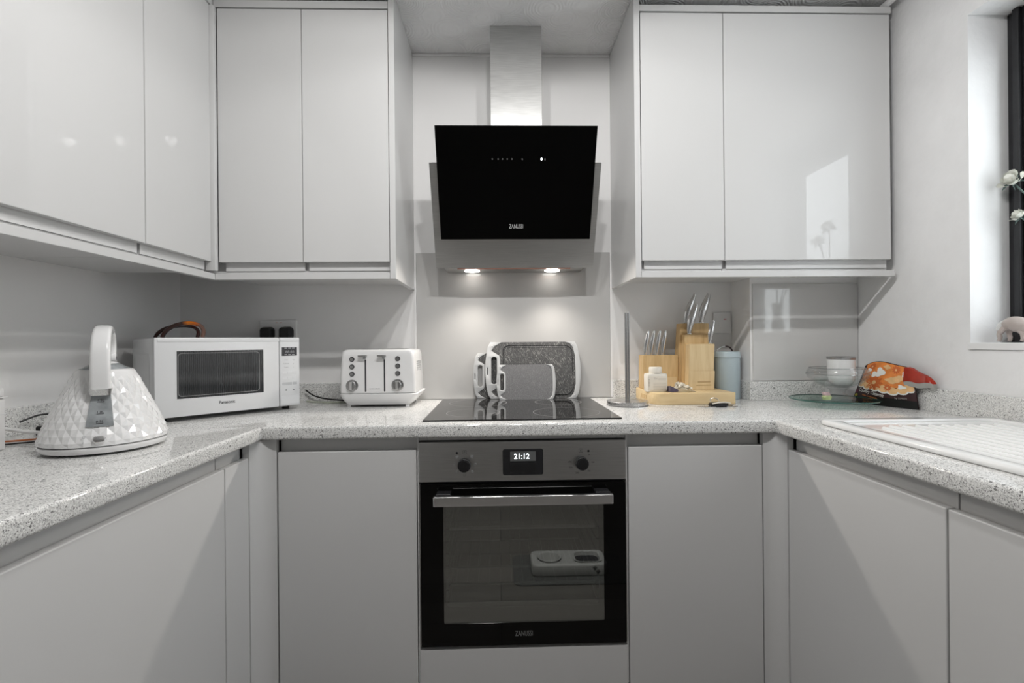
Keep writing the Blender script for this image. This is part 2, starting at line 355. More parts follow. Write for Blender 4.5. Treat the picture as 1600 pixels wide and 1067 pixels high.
# ------------------------------------------------------------------ room shell
XL, XR, YB, YF, ZC = -1.281, 1.386, 1.977, -2.9, 2.3204
BX, BY = 0.9656, 1.8281                       # pipe boxing in the right rear corner
struct('floor', box(XL - 0.1, XR + 0.3, YF - 0.1, YB + 0.1, -0.05, 0.0), 'floor_planks', label='grey wood plank floor')
struct('ceiling', box(XL - 0.1, XR + 0.3, YF - 0.1, YB + 0.1, ZC, ZC + 0.05), 'artex', label='white ceiling with swirled textured plaster')
struct('wall_back', box(XL - 0.1, XR + 0.3, YB, YB + 0.1, 0, ZC), 'wall', label='white wall behind the hob')
struct('wall_left', box(XL - 0.1, XL, YF, YB, 0, ZC), 'wall', label='white wall behind the microwave and kettle')
WY0, WY1, WZ0, WZ1 = 0.78, 1.381, 1.1273, 2.09   # window opening
bm = bmesh.new()
add_box(bm, XR, XR + 0.22, WY1, YB, 0, ZC); add_box(bm, XR, XR + 0.22, YF, WY0, 0, ZC)
add_box(bm, XR, XR + 0.22, WY0, WY1, 0, WZ0 - 0.021); add_box(bm, XR, XR + 0.22, WY0, WY1, WZ1, ZC)
struct('wall_right', bm, 'plaster', label='white plastered wall with the window recess')
DX0, DX1, DZ = -0.75, 0.75, 2.05                 # doorway in the rear wall
bm = bmesh.new()
add_box(bm, XL, DX0, YF - 0.1, YF, 0, ZC); add_box(bm, DX1, XR, YF - 0.1, YF, 0, ZC); add_box(bm, DX0, DX1, YF - 0.1, YF, DZ, ZC)
struct('wall_rear', bm, 'wall', label='white wall with the door')
d = struct('door_1', box(DX0, DX0 + 0.06, YF - 0.07, YF - 0.02, 0, DZ), 'trim_white', label='white panelled door in the wall facing the oven')
bm = box(DX1 - 0.06, DX1, YF - 0.07, YF - 0.02, 0, DZ); add_box(bm, -0.04, 0.04, YF - 0.07, YF - 0.02, 0, DZ); add_box(bm, DX0, DX1, YF - 0.07, YF - 0.02, DZ - 0.06, DZ)
obj('frame', bm, 'trim_white', d)
obj('leaf', box(DX0 + 0.06, -0.04, YF - 0.065, YF - 0.03, 0.0, DZ - 0.06), 'trim_white', d)
obj('leaf', box(0.04, DX1 - 0.06, YF - 0.065, YF - 0.03, 0.0, DZ - 0.06), 'trim_white', d)
# window in the recess: black frame, one pane, white sill
fx0, fx1 = 1.504, 1.56
wn = struct('window_1', box(fx0, fx1, WY1 - 0.062, WY1, WZ0, WZ1, 0.004), 'frame_black', label='black framed window at the back of the white recess')
bm = box(fx0, fx1, WY0, WY0 + 0.075, WZ0, WZ1, 0.004); obj('frame_jamb', bm, 'frame_black', wn)
obj('frame_head', box(fx0, fx1, WY0 + 0.075, WY1 - 0.062, WZ1 - 0.13, WZ1, 0.004), 'frame_black', wn)
obj('frame_foot', box(fx0, fx1, WY0 + 0.075, WY1 - 0.062, WZ0, WZ0 + 0.055, 0.004), 'frame_black', wn)
obj('frame_bead', box(fx0 - 0.012, fx0, WY1 - 0.042, WY1 - 0.024, WZ0, WZ1, 0.003), 'frame_black', wn)
obj('pane', box(1.528, 1.533, WY0 + 0.075, WY1 - 0.062, WZ0 + 0.055, WZ1 - 0.13), 'window_glass', wn)
obj('window_sill', box(XR - 0.006, XR + 0.22, WY0 - 0.0, WY1 + 0.004, WZ0 - 0.020, WZ0, 0.002), 'white_plastic', wn)
# boxed-in pipes below the right wall cabinets
bxo = struct('wall_boxing', box(BX, XR, BY, YB, 0.91, 1.3835), 'wall_low', label='boxed-in corner with a glossy front panel under the wall cabinets')
obj('panel', box(BX + 0.008, XR - 0.003, BY - 0.006, BY, 0.984, 1.356, 0.001), 'boxing_gloss', bxo)
# thin trim where wall meets ceiling
struct('trim_1', box(-0.342, 0.4655, YB - 0.006, YB, ZC - 0.012, ZC, 0.003), 'wall', label='narrow plaster bead between wall and ceiling behind the hood')

# ------------------------------------------------------------------ worktop
CT, CB = 0.910, 0.8725
CL, CR, CF = -0.6654, 0.7921, 1.367
def slab(x0, x1, y0, y1, front):
    bm = box(x0, x1, y0, y1, CB, CT)
    es = []
    for e in bm.edges:
        a, c = e.verts[0].co, e.verts[1].co
        for ax, val in front:
            if abs(a[ax] - val) < 1e-5 and abs(c[ax] - val) < 1e-5 and abs(a.z - c.z) < 1e-5: es.append(e)
    if es: bmesh.ops.bevel(bm, geom=es, offset=0.007, segments=4, affect='EDGES', profile=0.5)
    return bm
wt = thing('worktop', 'pale grey speckled stone-look worktop running round three sides of the kitchen', 'worktop', (0, CF, CB))
obj('worktop_run', slab(XL, XR, CF, YB, [(1, CF)]), 'worktop', wt, smooth=True)
obj('worktop_run', slab(XL, CL, -0.5, CF - 0.0006, [(0, CL)]), 'worktop', wt, smooth=True)
SX0, SX1, SY0, SY1 = 0.93, 1.30, 0.20, 0.62       # bowl cut-out
bm = slab(CR, SX0, -0.5, CF - 0.0006, [(0, CR)]); add_box(bm, SX1, XR, -0.5, CF - 0.0006, CB, CT); add_box(bm, SX0, SX1, SY1, CF - 0.0006, CB, CT); add_box(bm, SX0, SX1, -0.5, SY0, CB, CT)
obj('worktop_run', bm, 'worktop', wt, smooth=True)
US = 0.018; UH = 0.982
for a in ((XL, -0.342, YB - US, YB), (0.4660, BX - 0.012, YB - US, YB), (BX - 0.012, BX, BY, YB), (BX - 0.012, 1.245, BY - US, BY), (XL, XL + US, -0.5, YB - US), (XR - US, XR, -0.5, BY - US - 0.03)):
    obj('upstand', box(*a, CT, UH, 0.0015), 'worktop', wt)

# ------------------------------------------------------------------ cabinets
def cab(name, label, cat, loc, group=None): return thing(name, label, cat, loc, 0, group)
# --- base units along the back wall
YD = 1.387
def base_back(x0, x1, label):
    c = cab('base_cabinet', label, 'cabinet', ((x0 + x1) / 2, YD, 0.0))
    obj('body', box(x0 + 0.001, x1 - 0.001, YD + 0.045, YB - 0.02, 0.15, CB - 0.0015), 'carcass', c)
    obj('door', box(x0 + 0.0015, x1 - 0.0015, YD, YD + 0.02, 0.105, 0.8345, 0.002), 'matt_door', c)
    obj('handle_channel', box(x0 + 0.002, x1 - 0.002, YD + 0.0235, YD + 0.044, 0.80, CB - 0.003, 0.001), 'channel', c)
    obj('plinth', box(x0, x1, YD + 0.05, YD + 0.065, 0.002, 0.149), 'trim_white', c)
    return c
base_back(-0.633, -0.2385, 'handleless pale grey base cabinet below the toaster, left of the oven')
base_back(0.3700, 0.7665, 'handleless pale grey base cabinet below the knife blocks, right of the oven')
oh = cab('oven_housing', 'pale grey oven housing with plain panel beneath the built-in oven', 'cabinet', (0.065, YD, 0))
obj('side_panel', box(-0.2375, -0.2335, YD + 0.004, YB - 0.05, 0.15, CB - 0.0015), 'carcass', oh)
obj('side_panel', box(0.3645, 0.3690, YD + 0.004, YB - 0.05, 0.15, CB - 0.0015), 'carcass', oh)
for ra, rb in ((-0.2335, -0.2100), (-0.2090, 0.3400), (0.3410, 0.3645)): obj('top_rail', box(ra, rb, YD + 0.012, YD + 0.03, 0.8600, CB - 0.0015), 'channel', oh)
obj('lower_panel', box(-0.2335, 0.3655, YD, YD + 0.02, 0.105, 0.2615, 0.002), 'matt_door', oh)
obj('shelf', box(-0.2335, 0.3645, YD + 0.03, YB - 0.06, 0.245, 0.262), 'carcass', oh)
obj('plinth', box(-0.2375, 0.3690, YD + 0.05, YD + 0.065, 0.002, 0.149), 'trim_white', oh)
# --- curved inner corner posts
def corner_post(name, label, cx, cy, sx, r, z0, z1, m='trim_white', top=None):
    """concave quarter round filling an inner corner; cx,cy = corner, sx=+1 corner lies to the left"""
    pts = []
    n = 10
    ox, oy = cx + sx * r, cy - r
    for i in range(n + 1):
        a = R(90 * i / n); pts.append((ox - sx * r * math.cos(a), oy + r * math.sin(a)))
    outer = pts + [(cx + sx * r, cy + 0.018), (cx - sx * 0.018, cy + 0.018), (cx - sx * 0.018, cy - r)]
    bm = loft([[(x, y, z0) for x, y in outer], [(x, y, z1) for x, y in outer]])
    return tag(obj(name, bm, m, smooth=True, angle=40), label, 'corner post')
corner_post('corner_post', 'curved inner corner post between base cabinets below the microwave corner', -0.6854, YD, 1, 0.050, 0.105, CB - 0.0015)
corner_post('corner_post', 'curved inner corner post between base cabinets below the blue tin', 0.8121, YD, -1, 0.0445, 0.105, CB - 0.0015)
# --- base units along the side walls
def base_side(xd, s, y0, y1, label, yb0=None, yb1=None):
    """xd door plane, s=-1 cabinet lies to the left of it, +1 to the right"""
    wx = XL if s < 0 else XR
    X = lambda a, b: (min(a, b), max(a, b))
    c = cab('base_cabinet', label, 'cabinet', (xd, (y0 + y1) / 2, 0))
    obj('body', box(*X(xd + s * 0.045, wx - s * 0.02), y0 + 0.001, y1 - 0.001, 0.15, CB - (0.0015 if s < 0 or y1 > 0.9 else 0.22)), 'carcass', c)
    obj('door', box(*X(xd, xd + s * 0.02), y0 + 0.0018, y1 - 0.0018, 0.105, 0.832, 0.002), 'matt_door', c)
    obj('handle_channel', box(*X(xd + s * 0.0235, xd + s * 0.044), y0 + 0.0012, y1 - 0.0012, 0.80, CB - 0.003, 0.001), 'channel', c)
    obj('plinth', box(*X(xd + s * 0.05, xd + s * 0.065), y0, y1, 0.002, 0.149), 'trim_white', c)
    return c
base_side(-0.6854, -1, 1.2205, 1.3350, 'narrow handleless base cabinet beside the curved post below the microwave')
base_side(-0.6854, -1, 0.6100, 1.2195, 'wide handleless base cabinet below the kettle')
base_side(-0.6854, -1, 0.0000, 0.6090, 'handleless base cabinet next to the wide one below the kettle')
base_side(0.8121, 1, 0.8565, 1.3385, 'handleless base cabinet below the sink drainer, beside the curved post')
base_side(0.8121, 1, 0.2500, 0.8555, 'handleless base cabinet below the sink bowl')
# --- wall units
YU = 1.625; DT, DB = 2.257, 1.4145; LR0, LR1 = 1.357, 1.3845; UB = 1.3875
def wall_back_unit(x0, x1, doors, label):
    c = cab('wall_cabinet', label, 'cabinet', ((x0 + x1) / 2, YU, UB))
    obj('body', box(x0 + 0.001, x1 - 0.001, YU + 0.032, YB, UB, 2.262), 'carcass', c)
    obj('base_board', box(x0 + 0.001, x1 - 0.001, YU + 0.024, YB, LR1 - 0.006, UB - 0.0005), 'trim_white', c)
    for a, b_ in doors:
        obj('door', box(a, b_, YU, YU + 0.02, DB, DT, 0.0015), 'gloss_door', c)
        obj('handle_channel', box(a + 0.012, b_ - 0.001, YU + 0.020, YU + 0.031, UB, DB + 0.03), 'channel', c)
    return c
wall_back_unit(-0.960, -0.3625, [(-0.9262, -0.6508), (-0.6488, -0.3640)], 'tall two-door gloss wall cabinet above the microwave and toaster')
wall_back_unit(0.4867, 0.7730, [(0.4890, 0.7722)], 'narrow one-door gloss wall cabinet above the knife blocks')
wall_back_unit(0.7737, 1.3560, [(0.7745, 1.3535)], 'wide one-door gloss wall cabinet beside the window wall, window reflected in its door')
tag(obj('end_panel', box(-0.3615, -0.3420, YU - 0.002, YB, LR0, ZC - 0.004, 0.001), 'trim_white'), 'tall gloss end panel of the wall cabinets on the toaster side of the hood', 'panel')
tag(obj('end_panel', box(0.4660, 0.4857, YU - 0.002, YB, LR0, ZC - 0.006, 0.001), 'trim_white'), 'tall gloss end panel of the wall cabinets on the knife block side of the hood', 'panel')
XU = -0.9396
def wall_left_unit(y0, y1, label):
    c = cab('wall_cabinet', label, 'cabinet', (XU, (y0 + y1) / 2, UB))
    obj('body', box(XL, XU - 0.032, y0 + 0.001, y1 - 0.001, UB, 2.262), 'carcass', c)
    obj('base_board', box(XL, XU - 0.024, y0 + 0.001, y1 - 0.001, LR1 - 0.006, UB - 0.0005), 'trim_white', c)
    obj('door', box(XU - 0.02, XU, y0 + 0.0015, y1 - 0.0015, DB, DT, 0.0015), 'gloss_door', c)
    obj('handle_channel', box(XU - 0.031, XU - 0.020, y0 + 0.005, y1 - 0.005, UB, DB + 0.03), 'channel', c)
    return c
wall_left_unit(1.3140, 1.6068, 'narrow gloss wall cabinet on the left wall, with a bright lamp reflection, beside the corner')
wall_left_unit(0.7160, 1.3130, 'wide gloss wall cabinet on the left wall above the kettle')
wall_left_unit(0.1150, 0.7150, 'gloss wall cabinet on the left wall above the white canister')
bm = box(-0.9600, -0.9268, 1.6058, 1.6245, LR1 + 0.0005, DT + 0.001, 0.003); tag(obj('corner_post', bm, 'trim_white', smooth=True), 'slim rounded corner post between the wall cabinets above the microwave', 'corner post')
def rail(name, bm, label, cat, m='trim_white'): return tag(obj(name, bm, m), label, cat)
rail('light_rail', box(-0.9385, -0.3625, YU, YU + 0.018, LR0, LR1 - 0.007, 0.001), 'flat light rail under the wall cabinet above the toaster', 'rail')
rail('light_rail', box(XU - 0.018, XU, 0.115, YU - 0.001 + 0.018, LR0, LR1 - 0.007, 0.001), 'flat light rail under the wall cabinets on the left wall', 'rail')
rail('light_rail', box(0.4867, 1.3660, YU, YU + 0.018, LR0, LR1 - 0.007, 0.001), 'flat light rail under the wall cabinets above the knife blocks', 'rail')
rail('cornice', box(-0.9370, -0.3625, YU, YU + 0.05, 2.262, 2.286, 0.001), 'flat cornice strip on top of the cabinet above the toaster', 'cornice')
rail('cornice', box(XU - 0.05, XU, 0.115, YU + 0.05, 2.262, 2.286, 0.001), 'flat cornice strip on top of the cabinets on the left wall', 'cornice')
rail('cornice', box(0.4867, 1.3600, YU, YU + 0.05, 2.262, 2.284, 0.001), 'flat cornice strip on top of the cabinets above the knife blocks', 'cornice')
bm = sweep([(1.352, YU + 0.03, 2.298), (1.352, 1.2, 2.298), (1.352, 0.9, 2.298)], 0.011, 10)
tag(obj('conduit', bm, 'plaster', smooth=True), 'white cable conduit along the ceiling edge beside the window wall', 'conduit')

# ------------------------------------------------------------------ splashback, hob
sp = thing('splashback', 'grey glass splashback behind the hob', 'splashback', (0.06, YB, CT))
obj('glass', box(-0.3345, 0.4575, YB - 0.006, YB - 0.0005, CT + 0.0015, 1.5065, 0.0008), 'splash_glass', sp)
obj('edge_seal', box(-0.3415, -0.3350, YB - 0.007, YB - 0.0005, CT + 0.0015, 1.5065), 'wall', sp)
obj('edge_seal', box(0.4580, 0.4655, YB - 0.007, YB - 0.0005, CT + 0.0015, 1.5065), 'wall', sp)
hb = thing('hob', 'black glass induction hob set in the worktop', 'hob', (0.068, 1.69, CT))
obj('glass', box(-0.2268, 0.3632, 1.4208, 1.953, CT + 0.0003, CT + 0.0045, 0.0012), 'hob_glass', hb)
for cx, cy, r in ((-0.085, 1.56, 0.085), (0.215, 1.55, 0.105), (-0.08, 1.81, 0.105), (0.22, 1.81, 0.085)):
    obj('zone_ring', lathe([(r, 0.00455), (r + 0.0012, 0.00457), (r + 0.0024, 0.00455)], 48, (cx, cy, CT)), 'logo_dim', hb)

# ------------------------------------------------------------------ cooker hood
hd = thing('cooker_hood', 'angled black glass cooker hood with stainless steel chimney above the hob', 'cooker hood', (0.064, YB, 1.4226))
obj('chimney', box(-0.0235, 0.1690, 1.797, YB, 1.775, ZC - 0.001, 0.001), 'brushed_duct', hd)
def wedge(x0, x1, pts): return loft([[(x0, y, z) for y, z in pts], [(x1, y, z) for y, z in pts]])
dy, dz = -0.170, 0.3365; ln = math.hypot(dy, dz); ny, nz_ = -dz / ln, dy / ln      # outward normal of the sloping front (toward camera, slightly down)
p0, p1 = (1.83, 1.4226), (1.66, 1.7591); th = 0.012
obj('front_plate', wedge(-0.2345, 0.3605, [p0, p1, (p1[0] - ny * th, p1[1] - nz_ * th), (p0[0] - ny * th, p0[1] - nz_ * th)]), 'hood_steel', hd)
obj('body', wedge(-0.205, 0.331, [(1.846, 1.4245), (1.70, 1.757), (1.72, 1.775), (YB - 0.008, 1.775), (YB - 0.008, 1.4245)]), 'hood_steel', hd)
g0, g1 = (1.760, 1.5165), (1.600, 1.8600); gt = 0.006
off = lambda p, t: (p[0] - ny * t, p[1] - nz_ * t)
gl = obj('glass_panel', wedge(-0.2070, 0.3360, [g0, g1, off(g1, gt), off(g0, gt)]), 'hood_glass', hd)
obj('glass_mount', wedge(-0.18, 0.31, [off((1.752, 1.53), gt), off((1.665, 1.72), gt), off((1.665, 1.72), 0.026), off((1.752, 1.53), 0.026)]), 'brushed_steel', hd)
obj('filter_edge', box(-0.155, 0.275, 1.8305, 1.838, 1.4185, 1.4236), 'copper_line', hd)
for lx in (-0.104, 0.214):
    l_ = obj('lamp', lathe([(0, 0), (0.026, 0), (0.030, 0.001), (0.030, 0.003)], 28, (lx, 1.918, 1.4216)), 'lamp_lens', hd, smooth=True)
tilt = math.atan2(-dy, dz)      # lean of the glass: top toward camera
def on_glass(bm, x, s):
    """lettering laid on the sloping glass, s = fraction of the way up"""
    y = g0[0] + (g1[0] - g0[0]) * s; z = g0[1] + (g1[1] - g0[1]) * s
    return put(bm, (x, y + ny * 0.0004, z + nz_ * 0.0004), Matrix.Rotation(tilt, 4, 'X'))
obj('logo_lettering', on_glass(text_bm('ZANUSSI', 0.0215, 0.050, bold=0.00005), 0.0655, 0.105), 'logo_silver', hd)
for i, x in enumerate((-0.017, 0.003, 0.018, 0.034, 0.050, 0.085)):
    obj('touch_symbol', on_glass(plate([rrect(-0.0022, 0.0022, -0.0022, 0.0022, 0.0018, 3), rrect(-0.0012, 0.0012, -0.0012, 0.0012, 0.001, 3)], 0.0004), x, 0.725), 'logo_dim', hd)
obj('indicator_light', on_glass(plate([rrect(-0.003, 0.003, -0.004, 0.004, 0.0028, 4)], 0.0006), 0.1510, 0.725), 'led_white', hd)
obj('touch_symbol', on_glass(text_bm('8', 0.010, depth=0.0004), 0.163, 0.715), 'logo_dim', hd)

# ------------------------------------------------------------------ built-in oven
ov = thing('oven', 'built-in stainless steel and black glass oven with a bar handle', 'oven', (0.0655, YD, 0.2664))
OX0, OX1 = -0.2312, 0.3625
obj('control_panel', box(OX0, OX1, YD - 0.006, YD + 0.03, 0.7440, 0.8565, 0.0012), 'brushed_steel', ov)
YP = YD - 0.006
ds = obj('display', put(plate([rrect(0.0075, 0.1235, 0.7610, 0.8355, 0.006)], 0.002), (0, YP - 0.0022, 0)), 'black_gloss', ov)
obj('screen', box(0.0290, 0.1020, YP - 0.0026, YP - 0.0021, 0.8010, 0.8285), 'lcd_grey', ds)
obj('clock_digits', put(text_bm('21:12', 0.0205, 0.044, bold=0.0001), (0.0620, YP - 0.0029, 0.8080)), 'led_white', ds)
obj('button_strip', box(0.0290, 0.1020, YP - 0.0025, YP - 0.0021, 0.7665, 0.7960), 'black_plastic', ds)
for x, side in ((-0.1016, 'L'), (0.2336, 'R')):
    k = obj('knob', put(lathe([(0, 0.0), (0.0185, 0.0), (0.0190, 0.002), (0.0185, 0.019), (0.0170, 0.0215), (0, 0.022)], 36), (x, YP, 0.7935), Matrix.Rotation(R(90), 4, 'X')), 'black_gloss', ov, smooth=True)
    obj('knob_cap', put(lathe([(0, 0.0), (0.0145, 0.0), (0.0140, 0.0008), (0, 0.001)], 30), (x, YP - 0.0216, 0.7935), Matrix.Rotation(R(90), 4, 'X')), 'black_plastic', k, smooth=True)
    sq = -0.1013 if side == 'L' else 0.2321
    obj('printed_symbol', put(plate([rrect(sq - 0.0055, sq + 0.0055, 0.8225, 0.8335, 0.001, 2), rrect(sq - 0.0048, sq + 0.0048, 0.8232, 0.8328, 0.001, 2)], 0.0003), (0, YP - 0.0003, 0)), 'dark_print_and_shade', ov)
    if side == 'L': obj('printed_symbol', put(plate([rrect(sq - 0.002, sq + 0.002, 0.8255, 0.8305, 0.0019, 3), rrect(sq - 0.0012, sq + 0.0012, 0.8263, 0.8297, 0.001, 3)], 0.0003), (0, YP - 0.0003, 0)), 'dark_print_and_shade', ov)
    else: obj('printed_symbol', put(text_bm('x', 0.012, 0.0065, 0.0003), (sq, YP - 0.0003, 0.8250)), 'dark_print_and_shade', ov)
    dx = -0.1233 if side == 'L' else 0.2543
    obj('indicator_dot', put(lathe([(0, 0), (0.0035, 0), (0.0030, 0.0008), (0, 0.001)], 16), (dx, YP, 0.8265), Matrix.Rotation(R(90), 4, 'X')), 'black_gloss', ov, smooth=True)
    if side == 'L':
        for i in range(7):
            a = R(90 - 45 * (i + 1)); cx, cz = x + 0.0305 * math.cos(a), 0.7935 + 0.0305 * math.sin(a)
            bm = plate([rrect(cx - 0.0038, cx + 0.0038, cz - 0.0035, cz + 0.0035, 0.0008, 2), rrect(cx - 0.0030, cx + 0.0030, cz - 0.0027, cz + 0.0027 if i % 2 else cz + 0.0010, 0.0006, 2)], 0.0003)
            obj('printed_symbol', put(bm, (0, YP - 0.0003, 0)), 'grey_print_and_shade', ov)
    else:
        for t_, a in (('50', 48), ('100', 2), ('150', -50), ('200', -112), ('250', -156), ('275', 174)):
            a = R(a); obj('printed_number', put(text_bm(t_, 0.0062, depth=0.0003), (x + 0.033 * math.cos(a), YP - 0.0003, 0.7910 + 0.031 * math.sin(a))), 'dark_print_and_shade', ov)
        for i in range(14):
            a = R(52 - i * 16.5); bm = bmesh.new(); add_cyl(bm, (x + 0.0225 * math.cos(a), YP, 0.7935 + 0.0225 * math.sin(a)), (x + 0.0225 * math.cos(a), YP - 0.0003, 0.7935 + 0.0225 * math.sin(a)), 0.0005, n=6)
            obj('scale_tick', bm, 'dark_print_and_shade', ov)
obj('vent_gap', box(OX0 + 0.003, OX1 - 0.003, YD + 0.004, YD + 0.03, 0.7375, 0.7440), 'black_plastic', ov)
DO0, DO1 = 0.2725, 0.7370
WX0, WX1, WZ_0, WZ_1 = -0.1640, 0.2975, 0.3370, 0.7020
dr = obj('door', put(plate([rrect(OX0 + 0.002, OX1 - 0.001, DO0, DO1, 0.002, 2), rrect(WX0, WX1, WZ_0, WZ_1, 0.004, 3)], 0.004), (0, YD - 0.004, 0)), 'black_glass', ov)
obj('window_pane', box(WX0 + 0.0003, WX1 - 0.0003, YD - 0.0035, YD - 0.001, WZ_0 + 0.0003, WZ_1 - 0.0003), 'oven_window', dr)
obj('inner_frame', put(plate([rrect(OX0 + 0.004, OX1 - 0.003, DO0 + 0.003, DO1 - 0.003, 0.002, 2), rrect(WX0 + 0.004, WX1 - 0.010, WZ_0 + 0.034, WZ_1 - 0.004, 0.010, 4)], 0.010), (0, YD + 0.0145, 0)), 'black_plastic', dr)
obj('door_edge', box(OX0 + 0.003, OX1 - 0.002, YD + 0.0005, YD + 0.014, DO0, DO0 + 0.003), 'brushed_steel', dr)
obj('door_edge', box(OX0, OX0 + 0.002, YD - 0.003, YD + 0.014, DO0, DO1), 'brushed_steel', dr)
obj('door_edge', box(OX1 - 0.001, OX1 + 0.001, YD - 0.003, YD + 0.014, DO0, DO1), 'brushed_steel', dr)
# cavity
bm = bmesh.new()
cx0, cx1, cz0, cz1, cy1 = -0.170, 0.300, 0.345, 0.700, YD + 0.42
add_box(bm, cx0 - 0.01, cx0, YD + 0.026, cy1, cz0, cz1); add_box(bm, cx1, cx1 + 0.01, YD + 0.026, cy1, cz0, cz1)
add_box(bm, cx0 - 0.01, cx1 + 0.01, YD + 0.026, cy1, cz0 - 0.01, cz0); add_box(bm, cx0 - 0.01, cx1 + 0.01, YD + 0.026, cy1, cz1, cz1 + 0.01); add_box(bm, cx0 - 0.01, cx1 + 0.01, cy1, cy1 + 0.01, cz0 - 0.01, cz1 + 0.01)
obj('cavity', bm, 'oven_enamel', ov)
for z in (0.590, 0.475, 0.425):
    bm = bmesh.new(); add_cyl(bm, (cx0 + 0.02, YD + 0.045, z), (cx1 - 0.02, YD + 0.045, z), 0.0042, n=8); add_cyl(bm, (cx0 + 0.02, YD + 0.36, z), (cx1 - 0.02, YD + 0.36, z), 0.003, n=8)
    for i in range(13):
        x = cx0 + 0.035 + i * (cx1 - cx0 - 0.07) / 12; add_cyl(bm, (x, YD + 0.045, z), (x, YD + 0.36, z), 0.0008, n=6)
    obj('rack', bm, 'bright_alu', ov, smooth=True)
for sx_, x in ((1, cx0 + 0.006), (-1, cx1 - 0.006)):
    for i in range(9):
        z = 0.375 + i * 0.036; bm = sweep([(x - sx_ * 0.006, YD + 0.04, z), (x + sx_ * 0.010, YD + 0.04, z), (x + sx_ * 0.010, YD + 0.34, z)], 0.0016, 6)
        obj('rack_support', bm, 'chrome', ov)
hn = obj('handle', box(-0.1860, 0.3150, YD - 0.052, YD - 0.036, 0.6880, 0.7145, 0.002), 'bright_alu', dr)
for x in (-0.180, 0.268):
    obj('handle_bracket', box(x, x + 0.041, YD - 0.040, YD - 0.0045, 0.7020, 0.7190, 0.0015), 'black_gloss', hn)
obj('logo_lettering', put(text_bm('ZANUSSI', 0.0205, 0.050, bold=0.00005), (0.0640, YD - 0.0044, 0.2985)), 'logo_dim', dr)

# ------------------------------------------------------------------ sink with drainer
sk = thing('sink', 'white ceramic sink with a ribbed draining board set into the worktop', 'sink', (1.1, 0.9, CT))
bm = plate([rrect(0.869, 1.352, 0.05, 1.302, (0.03, 0.03, 0.03, 0.03), 8), rrect(0.905, 1.318, 0.68, 1.262, 0.03, 8), rrect(SX0 + 0.01, SX1 - 0.01, SY0 + 0.01, SY1 - 0.01, 0.04, 8)], 0.014, 0.005)
bm.transform(Matrix(((1, 0, 0, 0), (0, 0, 1, 0), (0, 1, 0, CT + 0.0003), (0, 0, 0, 1)))); bmesh.ops.recalc_face_normals(bm, faces=bm.faces)
obj('rim', bm, 'ceramic', sk, smooth=True, angle=50)
obj('drainer_tray', box(0.902, 1.321, 0.677, 1.265, CT + 0.0004, CT + 0.0075), 'ceramic', sk)
for i in range(10):
    x = 0.960 + i * 0.034
    bm = sweep([(x, 0.70 + 0.0, CT + 0.0070), (x, 1.20 if i > 0 else 1.18, CT + 0.0070)], 0.0055, 10); obj('drainer_rib', bm, 'ceramic', sk, smooth=True)
bm = bmesh.new(); a = (SX0 + 0.012, SX1 - 0.012, SY0 + 0.012, SY1 - 0.012)
add_box(bm, a[0], a[0] + 0.008, a[2], a[3], CT - 0.17, CT + 0.004); add_box(bm, a[1] - 0.008, a[1], a[2], a[3], CT - 0.17, CT + 0.004); add_box(bm, a[0], a[1], a[2], a[2] + 0.008, CT - 0.17, CT + 0.004); add_box(bm, a[0], a[1], a[3] - 0.008, a[3], CT - 0.17, CT + 0.004); add_box(bm, a[0], a[1], a[2], a[3], CT - 0.178, CT - 0.17)
obj('bowl', bm, 'ceramic', sk)

# ------------------------------------------------------------------ kettle (pyramid shaped, faceted)
kt = thing('kettle', 'white pyramid-shaped electric kettle with diamond-faceted body and arched handle', 'kettle', (-0.9033, 1.1316, CT), R(33))
obj('base_plate', lathe([(0, 0.002), (0.098, 0.002), (0.112, 0.006), (0.1165, 0.013), (0.1165, 0.017), (0.112, 0.0195), (0, 0.0195)], 64), 'white_gloss', kt, local=True, smooth=True)
obj('base_seam', lathe([(0.1085, 0.0193), (0.1095, 0.0193), (0.1095, 0.0214), (0.1085, 0.0214)], 64), 'white_gloss', kt, local=True)
prof = [(0.1155, 0.0212), (0.1150, 0.030), (0.1105, 0.044), (0.1055, 0.058), (0.0998, 0.072), (0.0938, 0.086), (0.0875, 0.100), (0.0812, 0.114), (0.0748, 0.128), (0.0684, 0.142), (0.0625, 0.156), (0.0580, 0.166), (0.0550, 0.173), (0.0520, 0.1775), (0.0480, 0.1795)]
def krad(z):
    for (r0, z0), (r1, z1) in zip(prof, prof[1:]):
        if z0 <= z <= z1: return r0 + (r1 - r0) * (z - z0) / (z1 - z0)
    return prof[-1][0]
n = 56; bm = bmesh.new(); rings = []
for i, (r, z) in enumerate(prof):
    amp = 0.0019 if 1 <= i <= 10 else 0.0
    rings.append([bm.verts.new(((r + (amp if (i + j) % 2 else -amp * 0.3)) * math.cos(2 * math.pi * j / n), (r + (amp if (i + j) % 2 else -amp * 0.3)) * math.sin(2 * math.pi * j / n), z)) for j in range(n)])
for i, (a, b_) in enumerate(zip(rings, rings[1:])):
    for j in range(n):
        k = (j + 1) % n
        if (i + j) % 2: bm.faces.new((a[j], a[k], b_[j])); bm.faces.new((a[k], b_[k], b_[j]))
        else: bm.faces.new((a[j], a[k], b_[k])); bm.faces.new((a[j], b_[k], b_[j]))
bmesh.ops.recalc_face_normals(bm, faces=bm.faces)
obj('body', bm, 'white_gloss', kt, local=True, smooth=True, angle=9)
obj('lid_ring', lathe([(0.0480, 0.1795), (0.0455, 0.1808), (0.0445, 0.1800), (0.0250, 0.1920), (0, 0.1925)], 48), 'gauge_grey', kt, local=True, smooth=True)
obj('lid', lathe([(0.0235, 0.1895), (0.0235, 0.1930), (0.018, 0.1960), (0, 0.1970)], 36), 'white_gloss', kt, local=True, smooth=True)
